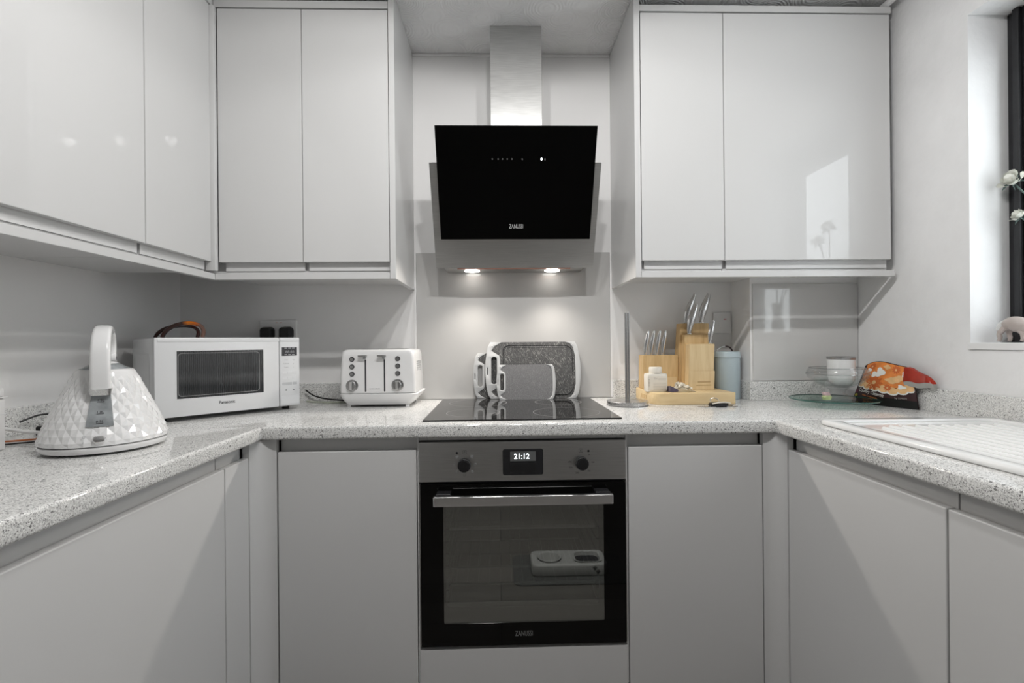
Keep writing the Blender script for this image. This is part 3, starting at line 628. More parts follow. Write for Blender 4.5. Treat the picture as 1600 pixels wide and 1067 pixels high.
hp = spline([(0, -0.083, 0.141), (0, -0.0860, 0.165), (0, -0.0865, 0.195), (0, -0.0790, 0.228), (0, -0.0560, 0.256), (0, -0.018, 0.268), (0, 0.022, 0.262), (0, 0.046, 0.240), (0, 0.050, 0.215), (0, 0.042, 0.190)], 6)
sec = []
for i, p in enumerate(hp):
    t = (hp[min(i + 1, len(hp) - 1)] - hp[max(i - 1, 0)]).normalized(); nrm = Vector((0, -t.z, t.y)); s = i / (len(hp) - 1)
    wdt = 0.0182 - 0.003 * s; tk = 0.0125 - 0.003 * s
    sec.append([tuple(p + Vector((x, 0, 0)) + nrm * y) for x, y in rrect(-wdt, wdt, -tk, tk, 0.007, 4)])
obj('handle', loft(sec), 'white_gloss', kt, local=True, smooth=True, angle=50)
p = hp[0]; obj('handle_foot', loft([[(x, -0.082 + y, 0.1290 + y * 0.3) for x, y in rrect(-0.018, 0.018, -0.010, 0.010, 0.006, 4)], [(x, -0.083 + y, 0.1405) for x, y in rrect(-0.0197, 0.0197, -0.0122, 0.0122, 0.007, 4)]]), 'satin_steel', kt, local=True, smooth=True)
bm = bmesh.new(); add_cyl(bm, (-0.0165, 0.037, 0.203), (0.0165, 0.037, 0.203), 0.010, n=20); obj('lid_button', bm, 'white_gloss', kt, local=True, smooth=True)
obj('lid_button_hole_shade', put(lathe([(0, 0), (0.004, 0), (0.0035, 0.0006), (0, 0.0008)], 12), (0.0166, 0.037, 0.203), Matrix.Rotation(R(90), 4, 'Y')), 'dark_print_and_shade', kt, local=True)  # dark disc painting the shade inside the button hole
# water gauge on the sloping front
bm = bmesh.new(); g = []
for i in range(9):
    z = 0.062 + 0.073 * i / 8; hw = 0.0235 - 0.0085 * i / 8; rr = krad(z) + 0.0036
    row = []
    for j in range(7):
        a = -math.pi / 2 + (hw / rr) * (j / 3 - 1); row.append(bm.verts.new((rr * math.cos(a), rr * math.sin(a), z)))
    g.append(row)
for a, b_ in zip(g, g[1:]):
    for j in range(6): bm.faces.new((a[j], a[j + 1], b_[j + 1], b_[j]))
gg = obj('water_gauge', bm, 'gauge_grey', kt, local=True, smooth=True)
sl = math.atan2(0.0064, 0.014)
def on_kettle(bm, z, ang=0.0, lift=0.0042):
    rr = krad(z) + lift; return put(bm, (rr * math.sin(ang), -rr * math.cos(ang), z), Matrix.Rotation(ang, 4, 'Z') @ Matrix.Rotation(-sl, 4, 'X'))
for z, s in ((0.113, '1.5L'), (0.089, '1.0L'), (0.070, '0.5L')):
    obj('gauge_mark', on_kettle(text_bm(s, 0.0075, depth=0.0003), z), 'dark_print_and_shade', gg, local=True)
    obj('gauge_mark', on_kettle(box(-0.006, 0.006, -0.0003, 0, -0.0022, -0.0014), z), 'dark_print_and_shade', gg, local=True)
sw = obj('switch', on_kettle(plate([rrect(-0.011, 0.011, -0.0075, 0.0075, 0.007, 6)], 0.006, 0.002), 0.037, 0.0, 0.0055), 'chrome', kt, local=True, smooth=True, angle=50)
obj('switch_mark', on_kettle(text_bm('O', 0.008, depth=0.0004), 0.040, -0.22, 0.0035), 'grey_print_and_shade', kt, local=True)
obj('switch_mark', on_kettle(text_bm('I', 0.007, depth=0.0004), 0.029, -0.22, 0.0035), 'grey_print_and_shade', kt, local=True)

# ------------------------------------------------------------------ microwave (set across the corner)
MA = R(46.5); MW, MH, MD = 0.427, 0.240, 0.308
mw = thing('microwave', 'white microwave oven set across the corner with dark door window', 'microwave', (-1.0072, 1.4354, CT), MA)
z0 = 0.0145
obj('casing', box(0.004, MW - 0.004, 0.022, MD - 0.002, z0 + 0.003, z0 + MH - 0.002, 0.004), 'mw_side', mw, local=True, smooth=True)
obj('side_pressing', box(0.0025, 0.0050, 0.075, 0.250, z0 + 0.045, z0 + 0.190, 0.0015), 'mw_side', mw, local=True)
PX = MW * 0.835
d = obj('door', box(0, PX - 0.0008, 0, 0.021, z0, z0 + MH, 0.004), 'mw_white', mw, local=True, smooth=True)
bm = box(0.008, PX - 0.001, -0.0016, 0, z0 + MH - 0.013, z0 + MH - 0.004, 0.0008)
obj('door_lip', bm, 'mw_white', d, local=True)
wpx0, wpx1, wz0, wz1 = 0.056, 0.303, z0 + 0.055, z0 + 0.199
w_ = obj('window', box(wpx0, wpx1, -0.0012, 0.0005, wz0, wz1), 'microwave_window', d, local=True)
obj('inner_frame', put(plate([rrect(wpx0 + 0.002, wpx1 - 0.012, wz0 + 0.006, wz1 - 0.006, 0.010, 4), rrect(wpx0 + 0.004, wpx1 - 0.014, wz0 + 0.008, wz1 - 0.008, 0.009, 4)], 0.0003), (0, -0.0016, 0)), 'logo_dim', w_, local=True)
obj('logo_lettering', put(text_bm('Panasonic', 0.0135, 0.046, bold=0.00015), (0.192, -0.0004, z0 + 0.029)), 'dark_print_and_shade', d, local=True)
pn = obj('control_panel', box(PX + 0.0008, MW, 0, 0.021, z0, z0 + MH, 0.004), 'mw_white', mw, local=True, smooth=True)
px0, px1 = PX + 0.008, MW - 0.008; pc = (px0 + px1) / 2
obj('panel_lip', box(PX + 0.002, MW - 0.006, -0.0016, 0, z0 + MH - 0.013, z0 + MH - 0.004, 0.0008), 'mw_white', pn, local=True)
sc = obj('screen', box(px0, px1 - 0.002, -0.0008, 0, z0 + 0.176, z0 + 0.206), 'dark_print_and_shade', pn, local=True)
obj('screen_digits', put(text_bm('88:88', 0.012, 0.030, 0.0003), (pc, -0.0011, z0 + 0.186)), 'grey_print_and_shade', sc, local=True)
for zz in (0.1795, 0.2015):
    for i in range(3): obj('screen_legend', box(px0 + 0.009 + i * 0.013, px0 + 0.018 + i * 0.013, -0.0011, -0.0008, z0 + zz, z0 + zz + 0.0018), 'pale_print', sc, local=True)
for r_ in range(3):
    for c_ in range(2): obj('pad_legend', put(text_bm(('Auto', 'kg', 'Defrost', 'g', 'Timer', 's')[r_ * 2 + c_], 0.0062, depth=0.0003), (px0 + 0.015 + c_ * 0.025, -0.0003, z0 + 0.160 - r_ * 0.013)), 'pale_print', pn, local=True)
    for c_ in range(3): obj('pad', box(px0 + 0.001 + c_ * 0.0175, px0 + 0.0165 + c_ * 0.0175, -0.0006, 0, z0 + 0.112 - r_ * 0.019, z0 + 0.121 - r_ * 0.019, 0.0003), 'pale_print' if r_ == 2 else 'mw_side', pn, local=True)
for c_ in range(2): obj('pad_mark', put(lathe([(0, 0), (0.003, 0), (0.0026, 0.0004), (0, 0.0005)], 14), (px0 + 0.014 + c_ * 0.026, 0, z0 + 0.056), Matrix.Rotation(R(90), 4, 'X')), 'grey_print_and_shade', pn, local=True)
obj('open_button', box(PX + 0.004, MW - 0.004, -0.0012, 0, z0 + 0.006, z0 + 0.036, 0.001), 'mw_white', pn, local=True)
for x, y in ((0.03, 0.05), (MW - 0.03, 0.05), (0.03, MD - 0.04), (MW - 0.03, MD - 0.04)):
    bm = bmesh.new(); add_cyl(bm, (x, y, 0.0005), (x, y, z0 + 0.003), 0.012, n=16); obj('foot', bm, 'black_plastic', mw, local=True)

# looped resin straps on top of the microwave
MT = CT + z0 + MH - 0.002
lp = thing('looped_handle', 'glossy brown and orange loops lying on top of the microwave', 'loops', (-1.062, 1.655, MT))
def loop(rx, rz, lean, sy, x0, th, rev=False, k=1.0):
    pts = []
    for i in range(25):
        a = math.pi * i / 24; x = -rx * math.cos(a); z = rz * math.sin(a) ** 0.75
        pts.append((x0 + x + 0.012 * math.sin(a), sy + lean * z, 0.004 + z * 0.93))
    return sweep(pts, [th * (0.9 + 0.35 * math.sin(math.pi * i / 24)) for i in range(25)], 10, 0.6, up=(0, 1, 0))
obj('front_loop', loop(0.066, 0.052, 0.25, -0.02, 0.008, 0.0088), 'brown_orange_resin', lp, local=True, smooth=True)
obj('back_loop', loop(0.072, 0.046, 0.35, 0.045, -0.055, 0.0080), 'brown_resin', lp, local=True, smooth=True)

# ------------------------------------------------------------------ toaster
TX0, TX1, TY0, TY1 = -0.574, -0.2940, 1.745, 1.945
tc_ = (TX0 + TX1) / 2
ts = thing('toaster', 'white four-slice toaster with two lever slots, round buttons and two dials', 'toaster', (tc_, TY0, CT))
def rr3(x0, x1, y0, y1, r, z, n=5): return [(x, y, z) for x, y in rrect(x0, x1, y0, y1, r, n)]
obj('base', loft([rr3(TX0 + 0.026, TX1 - 0.032, TY0 + 0.016, TY1 - 0.016, 0.015, CT + 0.0085), rr3(TX0 + 0.018, TX1 - 0.026, TY0 + 0.006, TY1 - 0.008, 0.018, CT + 0.016), rr3(TX0 + 0.004, TX1 - 0.009, TY0 - 0.001, TY1 - 0.002, 0.020, CT + 0.034), rr3(TX0, TX1, TY0 - 0.003, TY1, 0.020, CT + 0.0485), rr3(TX0 + 0.002, TX1 - 0.002, TY0 - 0.001, TY1 - 0.002, 0.019, CT + 0.0505)]), 'white_plastic', ts, smooth=True, angle=40)
obj('seam', loft([rr3(TX0 + 0.006, TX1 - 0.012, TY0 + 0.004, TY1 - 0.006, 0.018, CT + 0.0500), rr3(TX0 + 0.006, TX1 - 0.012, TY0 + 0.004, TY1 - 0.006, 0.018, CT + 0.0535)]), 'white_plastic', ts)
body = obj('body', loft([rr3(TX0 + 0.001, TX1 - 0.008, TY0, TY1 - 0.004, 0.014, CT + 0.0530), rr3(TX0 + 0.001, TX1 - 0.009, TY0, TY1 - 0.004, 0.014, CT + 0.110), rr3(TX0 + 0.006, TX1 - 0.014, TY0, TY1 - 0.006, 0.014, CT + 0.185), rr3(TX0 + 0.008, TX1 - 0.016, TY0 + 0.001, TY1 - 0.007, 0.014, CT + 0.200), rr3(TX0 + 0.014, TX1 - 0.022, TY0 + 0.006, TY1 - 0.012, 0.012, CT + 0.2065), rr3(TX0 + 0.022, TX1 - 0.030, TY0 + 0.014, TY1 - 0.020, 0.010, CT + 0.2090)]), 'white_gloss', ts, smooth=True, angle=40)
for x in (tc_ - 0.055, tc_ + 0.043):
    for y in (TY0 + 0.045, TY0 + 0.115): obj('bread_slot_shade', box(x - 0.040, x + 0.040, y, y + 0.028, CT + 0.2088, CT + 0.2096), 'dark_print_and_shade', ts)  # thin dark sheets on the top, standing in for slot shade
k = 1.745 / 753.4
def tp(u, v):   # toaster front face point from its own drawing
    return (TX0 + (u - 530) * (TX1 - TX0) / 123.0, CT + 0.052 + (614 - v) * 0.00229)
for u in (571.2, 601.0):
    x, _ = tp(u, 0); za, zb = tp(0, 611.5)[1], tp(0, 561)[1]
    obj('lever_slot_shade', put(plate([rrect(x - 0.0027, x + 0.0027, za, zb, 0.002, 3)], 0.001), (0, TY0 - 0.0007, 0)), 'dark_print_and_shade', body)  # flat dark strip painted for the shade inside the slot
    lv = obj('lever', box(x - 0.022, x + 0.006, TY0 - 0.020, TY0 - 0.0010, tp(0, 556.5)[1], tp(0, 554.0)[1], 0.001), 'mid_steel', ts)
    obj('lever_stem', box(x - 0.006, x + 0.002, TY0 - 0.010, TY0 - 0.0010, tp(0, 560)[1], tp(0, 556.5)[1]), 'grey_print_and_shade', lv)
for u, vv in ((550.2, (560.5, 572.2, 583.8)), (621.9, (560.0, 571.6, 583.2))):
    for v in vv:
        x, z = tp(u, v); bt = obj('button', put(lathe([(0, 0), (0.0088, 0), (0.0088, 0.002), (0.0080, 0.0030), (0.0072, 0.0024), (0, 0.0024)], 26), (x, TY0 - 0.0004, z), Matrix.Rotation(R(90), 4, 'X')), 'dark_print_and_shade', ts, smooth=True)
        obj('button_face', put(lathe([(0, 0), (0.0066, 0), (0.0062, 0.0012), (0, 0.0016)], 22), (x, TY0 - 0.0029, z), Matrix.Rotation(R(90), 4, 'X')), 'mid_steel', bt, smooth=True)
for u, v in ((550.0, 601.8), (621.3, 601.5)):
    x, z = tp(u, v)
    dl = obj('dial', put(lathe([(0, 0), (0.0215, 0), (0.0215, 0.0012), (0.0190, 0.0022), (0.0160, 0.0024), (0.0155, 0.011), (0.0140, 0.0125), (0, 0.0125)], 40), (x, TY0 - 0.0004, z), Matrix.Rotation(R(90), 4, 'X')), 'mid_steel', ts, smooth=True)
    obj('dial_grip', box(x - 0.004, x + 0.0045, TY0 - 0.0185, TY0 - 0.0130, z - 0.0145, z + 0.0145, 0.001), 'bright_alu', dl)
x, z = tp(585.5, 607.5); obj('logo_lettering', put(text_bm('morphy richards', 0.0058, 0.037, 0.0003), (x, TY0 - 0.0006, z)), 'grey_print_and_shade', body)
for y in (1.80, 1.83, 1.86):
    for i in range(5): obj('side_vent_shade', box(TX1 - 0.0118, TX1 - 0.0092, y, y + 0.018, CT + 0.130 + i * 0.008, CT + 0.1325 + i * 0.008), 'grey_print_and_shade', body)  # solid grey bars whose colour paints the shade of vent holes
for x, y in ((-0.5455, 1.770), (-0.3345, 1.766), (-0.540, 1.920), (-0.335, 1.920)):
    obj('foot', box(x - 0.006, x + 0.006, y - 0.006, y + 0.006, CT + 0.0004, CT + 0.0095, 0.001), 'white_plastic', ts)

# ------------------------------------------------------------------ chopping boards
def board(label, x0, wd, ht, yb, lean, mt, z_floor, hole_gap, hx, groove, th=0.008):
    """leaning board; local X right, Z up, front faces -Y; light grey grips at both ends"""
    t = thing('chopping_board', label, 'chopping board', (x0, yb, z_floor), 0, 'chopping boards standing on the hob'); del t['group']
    t.rotation_euler = (-lean, 0, 0)
    e = ht * 0.10
    W, H = wd, ht
    core = [(W * .15, 0), (W * .85, 0), (W * .90, H * .02), (W * .955, H * .30), (W * .955, H * .70), (W * .90, H * .98), (W * .85, H), (W * .15, H), (W * .09, H * .94), (W * .06, H * .5), (W * .09, H * .06)]
    # core surface with bowed ends
    slot = rrect(W * .062, W * .122, H * .26, H * .74, W * .028, 5)
    core[8:] = [(W * .098, H * .945), (W * .060, H * .865), (W * .110, H * .805), (W * .154, H * .75), (W * .154, H * .25), (W * .110, H * .185), (W * .060, H * .125), (W * .098, H * .055)]
    o1 = rrect(W * .185, W * .925, H * .050, H * .940, (W * .06, W * .09, W * .09, W * .06), 8); i1 = rrect(W * .195, W * .913, H * .066, H * .922, (W * .055, W * .083, W * .083, W * .055), 8); i2 = rrect(W * .203, W * .905, H * .080, H * .908, (W * .05, W * .078, W * .078, W * .05), 8)
    if groove:
        cf = plate([core, o1], th * 0.5); merge(cf, plate([i1], th * 0.5)); merge(cf, put(plate([core], th * 0.5 - 0.001), (0, th * 0.5, 0)))
    else: cf = plate([core], th - 0.001)
    obj('core', cf, mt, t, local=True).location = (0, 0.0005, 0)
    bow = lambda s: 0.014 * W / 0.38 * math.sin(math.pi * s)
    # left grip: outer bowed edge, inner scalloped edge, slot
    out = []
    for i in range(13):
        s = i / 12; out.append((W * .035 - bow(s) , H * (1 - s)))
    out[0] = (W * .055, H); out[-1] = (W * .055, 0); 
    inner = [(W * .17, 0), (W * .10, H * .06), (W * .062 + hx * .1, H * .13), (W * .11, H * .18), (W * .148, H * .23), (W * .155, H * .30), (W * .155, H * .68), (W * .148, H * .76), (W * .11, H * .80), (W * .062 + hx * .1, H * .85), (W * .10, H * .93), (W * .17, H)]
    gp = obj('grip', put(plate([out + inner, slot, rrect(W * .019, W * .027, H * .42, H * .55, W * .0039, 4)], th + 0.002, 0.0012), (0, -0.001, 0)), 'board_rubber', t, local=True, smooth=True, angle=50)
    # right grip
    out = []
    for i in range(13):
        s = i / 12; out.append((W * .965 + bow(s), H * s))
    out[0] = (W * .945, 0); out[-1] = (W * .945, H)
    inner = [(W * .84, H), (W * .89, H * .975), (W * .925, H * .90), (W * .945, H * .76), (W * .948, H * .5), (W * .945, H * .24), (W * .925, H * .10), (W * .89, H * .025), (W * .84, 0)]
    g2 = obj('grip', put(plate([out + inner], th + 0.002, 0.0012), (0, -0.001, 0)), 'board_rubber', t, local=True, smooth=True, angle=50)
    for gx, gz, par in ((.075, .93, gp), (.075, .05, gp), (.925, .95, g2), (.925, .05, g2)):
        obj('rivet', put(lathe([(0, 0), (0.0032, 0), (0.0022, 0.0009), (0, 0.0012)], 12), (W * gx, -0.001, H * gz), Matrix.Rotation(R(90), 4, 'X')), 'pale_print', par, local=True, smooth=True)
    if groove: obj('groove_edge', put(plate([i1, i2], 0.0014, 0.0004), (0, -0.0006, 0)), mt, t, local=True, smooth=True)
    return t
ZH = CT + 0.0046
board('medium dark chopping board tucked behind the other two against the splashback', -0.1050, 0.300, 0.181, 1.9475, R(4.2), 'board_dark', ZH, True, 0.0, True, 0.007)
board('largest dark scratched chopping board with grey grips and juice groove', -0.0560, 0.384, 0.228, 1.922, R(8.0), 'board_dark', ZH, False, 0.0, True)
board('smallest mid-grey chopping board standing in front of the largest one', -0.0110, 0.235, 0.138, 1.898, R(8.6), 'board_mid', ZH, False, 0.0, False)

# ------------------------------------------------------------------ kitchen roll holder
kr = thing('kitchen_roll_holder', 'empty stainless steel kitchen roll holder with a round base', 'holder', (0.4630, 1.7337, CT))
obj('base', lathe([(0, 0.0004), (0.0725, 0.0004), (0.0737, 0.002), (0.0737, 0.015), (0.0722, 0.0165), (0, 0.0170)], 56), 'satin_steel', kr, local=True, smooth=True)
obj('base_rubber', lathe([(0.0738, 0.0003), (0.0742, 0.0003), (0.0742, 0.0022), (0.0738, 0.0022)], 56), 'dark_print_and_shade', kr, local=True)
for i in range(3):
    a = R(90 + 120 * i); x, y = 0.0062 * math.cos(a), 0.0062 * math.sin(a)
    bm = bmesh.new(); add_cyl(bm, (x, y, 0.0165), (x, y, 0.332), 0.0034, n=12); merge(bm, lathe([(0.0034, 0.332), (0.0028, 0.3345), (0, 0.3355)], 12, (x, y, 0)))
    obj('rod', bm, 'mid_steel', kr, local=True, smooth=True)

# ------------------------------------------------------------------ wooden board, knife blocks, knives
WB = 0.9525
wb = thing('wooden_board', 'thick pale wooden board lying under the knife blocks', 'board', (0.69, 1.83, CT))
bm = plate([rrect(0.5520, 0.8500, 1.7100, 1.9450, (0.045, 0.006, 0.006, 0.012), 8)], WB - CT - 0.0004, 0.002)
bm.transform(Matrix(((1, 0, 0, 0), (0, 0, 1, 0), (0, 1, 0, CT + 0.0004), (0, 0, 0, 1)))); bmesh.ops.recalc_face_normals(bm, faces=bm.faces)
obj('slab', bm, 'beech_board', wb, smooth=True, angle=50)
obj('finger_recess', box(0.5506, 0.5524, 1.800, 1.865, 0.922, 0.938, 0.0008), 'beech_block', wb)
def slant(x0, x1, y0, y1, z0, z1, lx=0.0, ly=0.0, bev=0.0015):
    bm = loft([[(x0, y0, z0), (x1, y0, z0), (x1, y1, z0), (x0, y1, z0)], [(x0 + lx, y0 + ly, z1), (x1 + lx, y0 + ly, z1), (x1 + lx, y1 + ly, z1), (x0 + lx, y1 + ly, z1)]])
    bmesh.ops.bevel(bm, geom=list(bm.edges), offset=bev, segments=2, affect='EDGES'); return bm
ZB = WB + 0.0005
kb = thing('knife_block', 'low wooden knife block holding four small steel knives', 'knife block', (0.63, 1.88, ZB))
obj('block', slant(0.5620, 0.6990, 1.868, 1.935, ZB, 1.0840, 0.004, 0.006), 'beech_block', kb)
obj('label_panel', slant(0.5750, 0.6940, 1.8650, 1.8690, ZB + 0.0005, ZB + 0.045, 0.001, 0.002, 0.0008), 'beech_panel', kb)
kb2 = thing('knife_block', 'tall stepped wooden knife block holding four large steel knives', 'knife block', (0.77, 1.86, ZB))
obj('block', slant(0.7150, 0.8120, 1.808, 1.845, ZB + 0.006, 1.1270, 0.009, 0.006), 'beech_panel', kb2)
obj('step', slant(0.7100, 0.8130, 1.846, 1.875, ZB, 1.1640, 0.011, 0.006), 'beech_block', kb2)
obj('step', slant(0.7010, 0.8130, 1.876, 1.925, ZB, 1.2080, 0.016, 0.006), 'beech_block', kb2)
obj('label_panel', slant(0.7120, 0.8120, 1.8020, 1.8075, ZB + 0.0005, ZB + 0.072, 0.004, 0.0020, 0.0008), 'beech_panel', kb2)
for i in range(2): obj('branded_line', box(0.750 - i * 0.006, 0.797 + i * 0.004, 1.8019, 1.8026, ZB + 0.029 - i * 0.012, ZB + 0.0325 - i * 0.012), 'brand_burn', kb2)
for x in (0.725, 0.752, 0.778, 0.800): obj('foot', box(x - 0.006, x + 0.006, 1.812, 1.822, ZB, ZB + 0.006), 'dark_print_and_shade', kb2)
def knife(label, base, length, lean, thick, hook=1.0, group=None):
    t = thing('knife', label, 'knife', base, 0, group)
    P, rad = [], []
    n = 18
    for i in range(n + 1):
        s = i / n
        x = lean * s * length + hook * 0.010 * math.sin(math.pi * s) * (-1) * (1 - s) + hook * 0.004 * s * s
        P.append((x, 0.0, length * s)); rad.append(thick * (0.62 + 0.66 * math.sin(math.pi * min(1, s * 1.02)) ** 1.2 * (1 if s < .9 else 1) + (0.0 if s < 0.9 else -0.9 * (s - 0.9))))
    obj('handle', sweep(P, rad, 14, 0.72, up=(1, 0, 0)), 'satin_steel', t, local=True, smooth=True)
    obj('bolster', box(-thick * 0.75, thick * 0.75, -thick * 0.42, thick * 0.42, 0.0003, 0.005, 0.0008), 'chrome', t, local=True)
    return t
STEAK = ('small steel steak knife in the low block, end slot beside the kitchen roll holder', 'small steel steak knife in the low block, second slot from the kitchen roll holder', 'small steel steak knife in the low block, second slot from the tall block', 'small steel steak knife in the low block, slot closest to the tall block')
for i, x in enumerate((0.5820, 0.6050, 0.6290, 0.6520)):
    knife(STEAK[i], (x, 1.906, 1.0842), 0.096, 0.125, 0.0074, 0.35)
knife('large steel knife in the rear step of the tall block, on the steak knife side', (0.7450, 1.905, 1.2083), 0.118, 0.30, 0.0100, 0.9)
knife('large steel knife in the rear step of the tall block, on the wall switch side', (0.8080, 1.905, 1.2083), 0.118, 0.24, 0.0125, 0.8)
knife('steel knife in the middle step of the tall block', (0.7440, 1.868, 1.1643), 0.118, 0.24, 0.0110, 0.8)
knife('steel knife in the low front step of the tall block', (0.8100, 1.832, 1.1273), 0.090, 0.16, 0.0082, 0.5)

# supplement bottle
pb = thing('pill_bottle', 'cream plastic tub with screw cap standing on the wooden board', 'bottle', (0.5825, 1.785, WB + 0.0005))
obj('tub', loft([rr3(-0.037, 0.037, -0.022, 0.022, 0.012, 0.0), rr3(-0.039, 0.039, -0.024, 0.024, 0.012, 0.003), rr3(-0.039, 0.039, -0.024, 0.024, 0.012, 0.061), rr3(-0.037, 0.037, -0.022, 0.022, 0.011, 0.066), rr3(-0.022, 0.022, -0.018, 0.018, 0.016, 0.068)]), 'cream_plastic', pb, local=True, smooth=True)
obj('cap', lathe([(0.0225, 0.068), (0.0235, 0.070), (0.0235, 0.087), (0.0215, 0.0905), (0, 0.0910)], 36), 'cream_plastic', pb, local=True, smooth=True)
lb = obj('label_sheet', box(-0.036, 0.036, -0.0247, -0.0242, 0.008, 0.057), 'cream_label', pb, local=True)
obj('printed_word', put(text_bm('TH', 0.010, 0.013, 0.0002), (-0.008, -0.0250, 0.045)), 'label_ink', lb, local=True)
for i in range(9): obj('printed_line', box(-0.016 + (0.018 if i < 2 else 0), 0.032, -0.0250, -0.0247, 0.040 - i * 0.004 + (0.008 if i < 2 else 0), 0.0408 - i * 0.004 + (0.008 if i < 2 else 0)), 'label_ink', lb, local=True)
for i in range(6): obj('printed_line', box(-0.034, -0.029, -0.0250, -0.0247, 0.018 + i * 0.005, 0.0205 + i * 0.005), 'label_ink', lb, local=True)

# open packet of nuts
pk = thing('nut_packet', 'small open packet of pale nuts lying on the wooden board beside the tub', 'packet', (0.668, 1.762, WB + 0.0005))
sec = []
for i in range(9):
    s = i / 8; x = -0.046 + 0.092 * s; h = 0.004 + 0.020 * math.sin(math.pi * min(1, s * 1.15)) * (1 - 0.4 * s)
    sec.append([(x, y, z) for y, z in ((-0.022, 0.0), (0.022, 0.0), (0.026, h * 0.6), (0.012, h), (-0.012, h), (-0.026, h * 0.6))])
obj('wrapper', loft(sec), 'packet_clear', pk, local=True, smooth=True)
obj('printed_end', loft([[(x, y, z) for x, y, z in ((-0.0475, -0.027, 0.001), (-0.0475, 0.020, 0.001), (-0.0475, 0.020, 0.019), (-0.0475, -0.027, 0.024))], [(x, y, z) for x, y, z in ((-0.020, -0.0285, 0.003), (-0.022, 0.012, 0.003), (-0.022, 0.012, 0.006), (-0.018, -0.0285, 0.009))]]), 'packet_purple', pk, local=True)
t = bmesh.new(); bmesh.ops.create_icosphere(t, subdivisions=2, radius=0.0062)
for v in t.verts: v.co *= 1 + random.uniform(-0.12, 0.12)
nut_me = None
rnd = random.Random(3)
for i in range(34):
    s = rnd.random(); x = -0.026 + 0.066 * s; y = rnd.uniform(-0.026, 0.018); z = 0.010 + 0.020 * math.sin(math.pi * min(1, 0.25 + s * 0.75)) * (1 - abs(y) / 0.06) * rnd.uniform(0.75, 1.1)
    if nut_me is None: o = obj('nut', t, 'nut', pk, local=True, smooth=True, angle=80); nut_me = o.data
    else: o = bpy.data.objects.new('nut', nut_me); C.objects.link(o); o.parent = pk
    o.location = (x, y, z); o.rotation_euler = (rnd.random() * 3, rnd.random() * 3, rnd.random() * 3); o.scale = (rnd.uniform(.9, 1.35), rnd.uniform(.75, 1.0), rnd.uniform(.65, .9))

# duck-egg tin
tn = thing('storage_tin', 'pale blue round storage tin with lid behind the wooden board', 'tin', (0.9010, 1.8860, CT))
obj('can', lathe([(0, 0.0005), (0.0470, 0.0005), (0.0485, 0.003), (0.0485, 0.166), (0, 0.166)], 48), 'duck_egg', tn, local=True, smooth=True)
obj('lid', lathe([(0.0505, 0.1625), (0.0510, 0.1640), (0.0500, 0.1660), (0.0495, 0.180), (0.0470, 0.1855), (0, 0.1880)], 48), 'duck_egg', tn, local=True, smooth=True)
obj('wire_handle', sweep(spline([(-0.042, 0, 0.183), (-0.034, 0, 0.196), (-0.012, 0, 0.206), (0.006, 0, 0.205), (0.018, 0, 0.196), (0.024, 0, 0.187)], 6), 0.0015, 8), 'satin_steel', tn, local=True, smooth=True)
obj('handle_grip', sweep(spline([(-0.006, 0, 0.2065), (0.008, 0, 0.2045), (0.017, 0, 0.197), (0.0235, 0, 0.188)], 5), [0.002, 0.0028] + [0.0032] * 12 + [0.003, 0.002], 8), 'brown_resin', tn, local=True, smooth=True)

# bunch of keys
ky = thing('key_bunch', 'bunch of keys with a black fob on the worktop in front of the wooden board', 'keys', (0.748, 1.650, CT), R(8))
ky.scale = (1.25, 1.25, 1.25)
obj('fob', loft([rr3(-0.014, 0.032, -0.012, 0.014, 0.010, 0.0005), rr3(-0.018, 0.036, -0.015, 0.017, 0.012, 0.005), rr3(-0.016, 0.034, -0.014, 0.016, 0.012, 0.011), rr3(-0.008, 0.026, -0.008, 0.010, 0.008, 0.0135)]), 'black_gloss', ky, local=True, smooth=True)
obj('fob_trim', sweep([(-0.018 + 0.054 * i / 12, -0.016 + 0.006 * math.sin(math.pi * i / 12) * -1 + 0.003, 0.011 + 0.004 * math.sin(math.pi * i / 12)) for i in range(13)], 0.0018, 8), 'cream_label', ky, local=True, smooth=True)
obj('key_ring', sweep([(0.004 + 0.013 * math.cos(2 * math.pi * i / 24), 0.012 + 0.006 * math.sin(2 * math.pi * i / 24), 0.016 + 0.007 * math.sin(2 * math.pi * i / 24)) for i in range(25)], 0.0011, 6, caps=False), 'chrome', ky, local=True, smooth=True)
for a, ln_, m_ in ((R(172), 0.046, 'satin_steel'), (R(-12), 0.040, 'satin_steel'), (R(12), 0.036, 'black_plastic'), (R(195), 0.040, 'chrome')):
    k = plate([rrect(0.010, 0.026, -0.008, 0.008, 0.0065, 4), rrect(0.013, 0.017, -0.002, 0.002, 0.0018, 3)], 0.002); merge(k, box(0.025, 0.025 + ln_ * 0.7, 0, 0.002, -0.0028, 0.0028))
    for q in range(4): add_box(k, 0.030 + q * 0.005, 0.033 + q * 0.005, 0, 0.002, -0.0045, -0.0028)
    k.transform(Matrix.Translation((0.008, 0.0, 0.0025)) @ Matrix.Rotation(a, 4, 'Z') @ Matrix.Rotation(R(-90), 4, 'X')); obj('key', k, m_, ky, local=True)

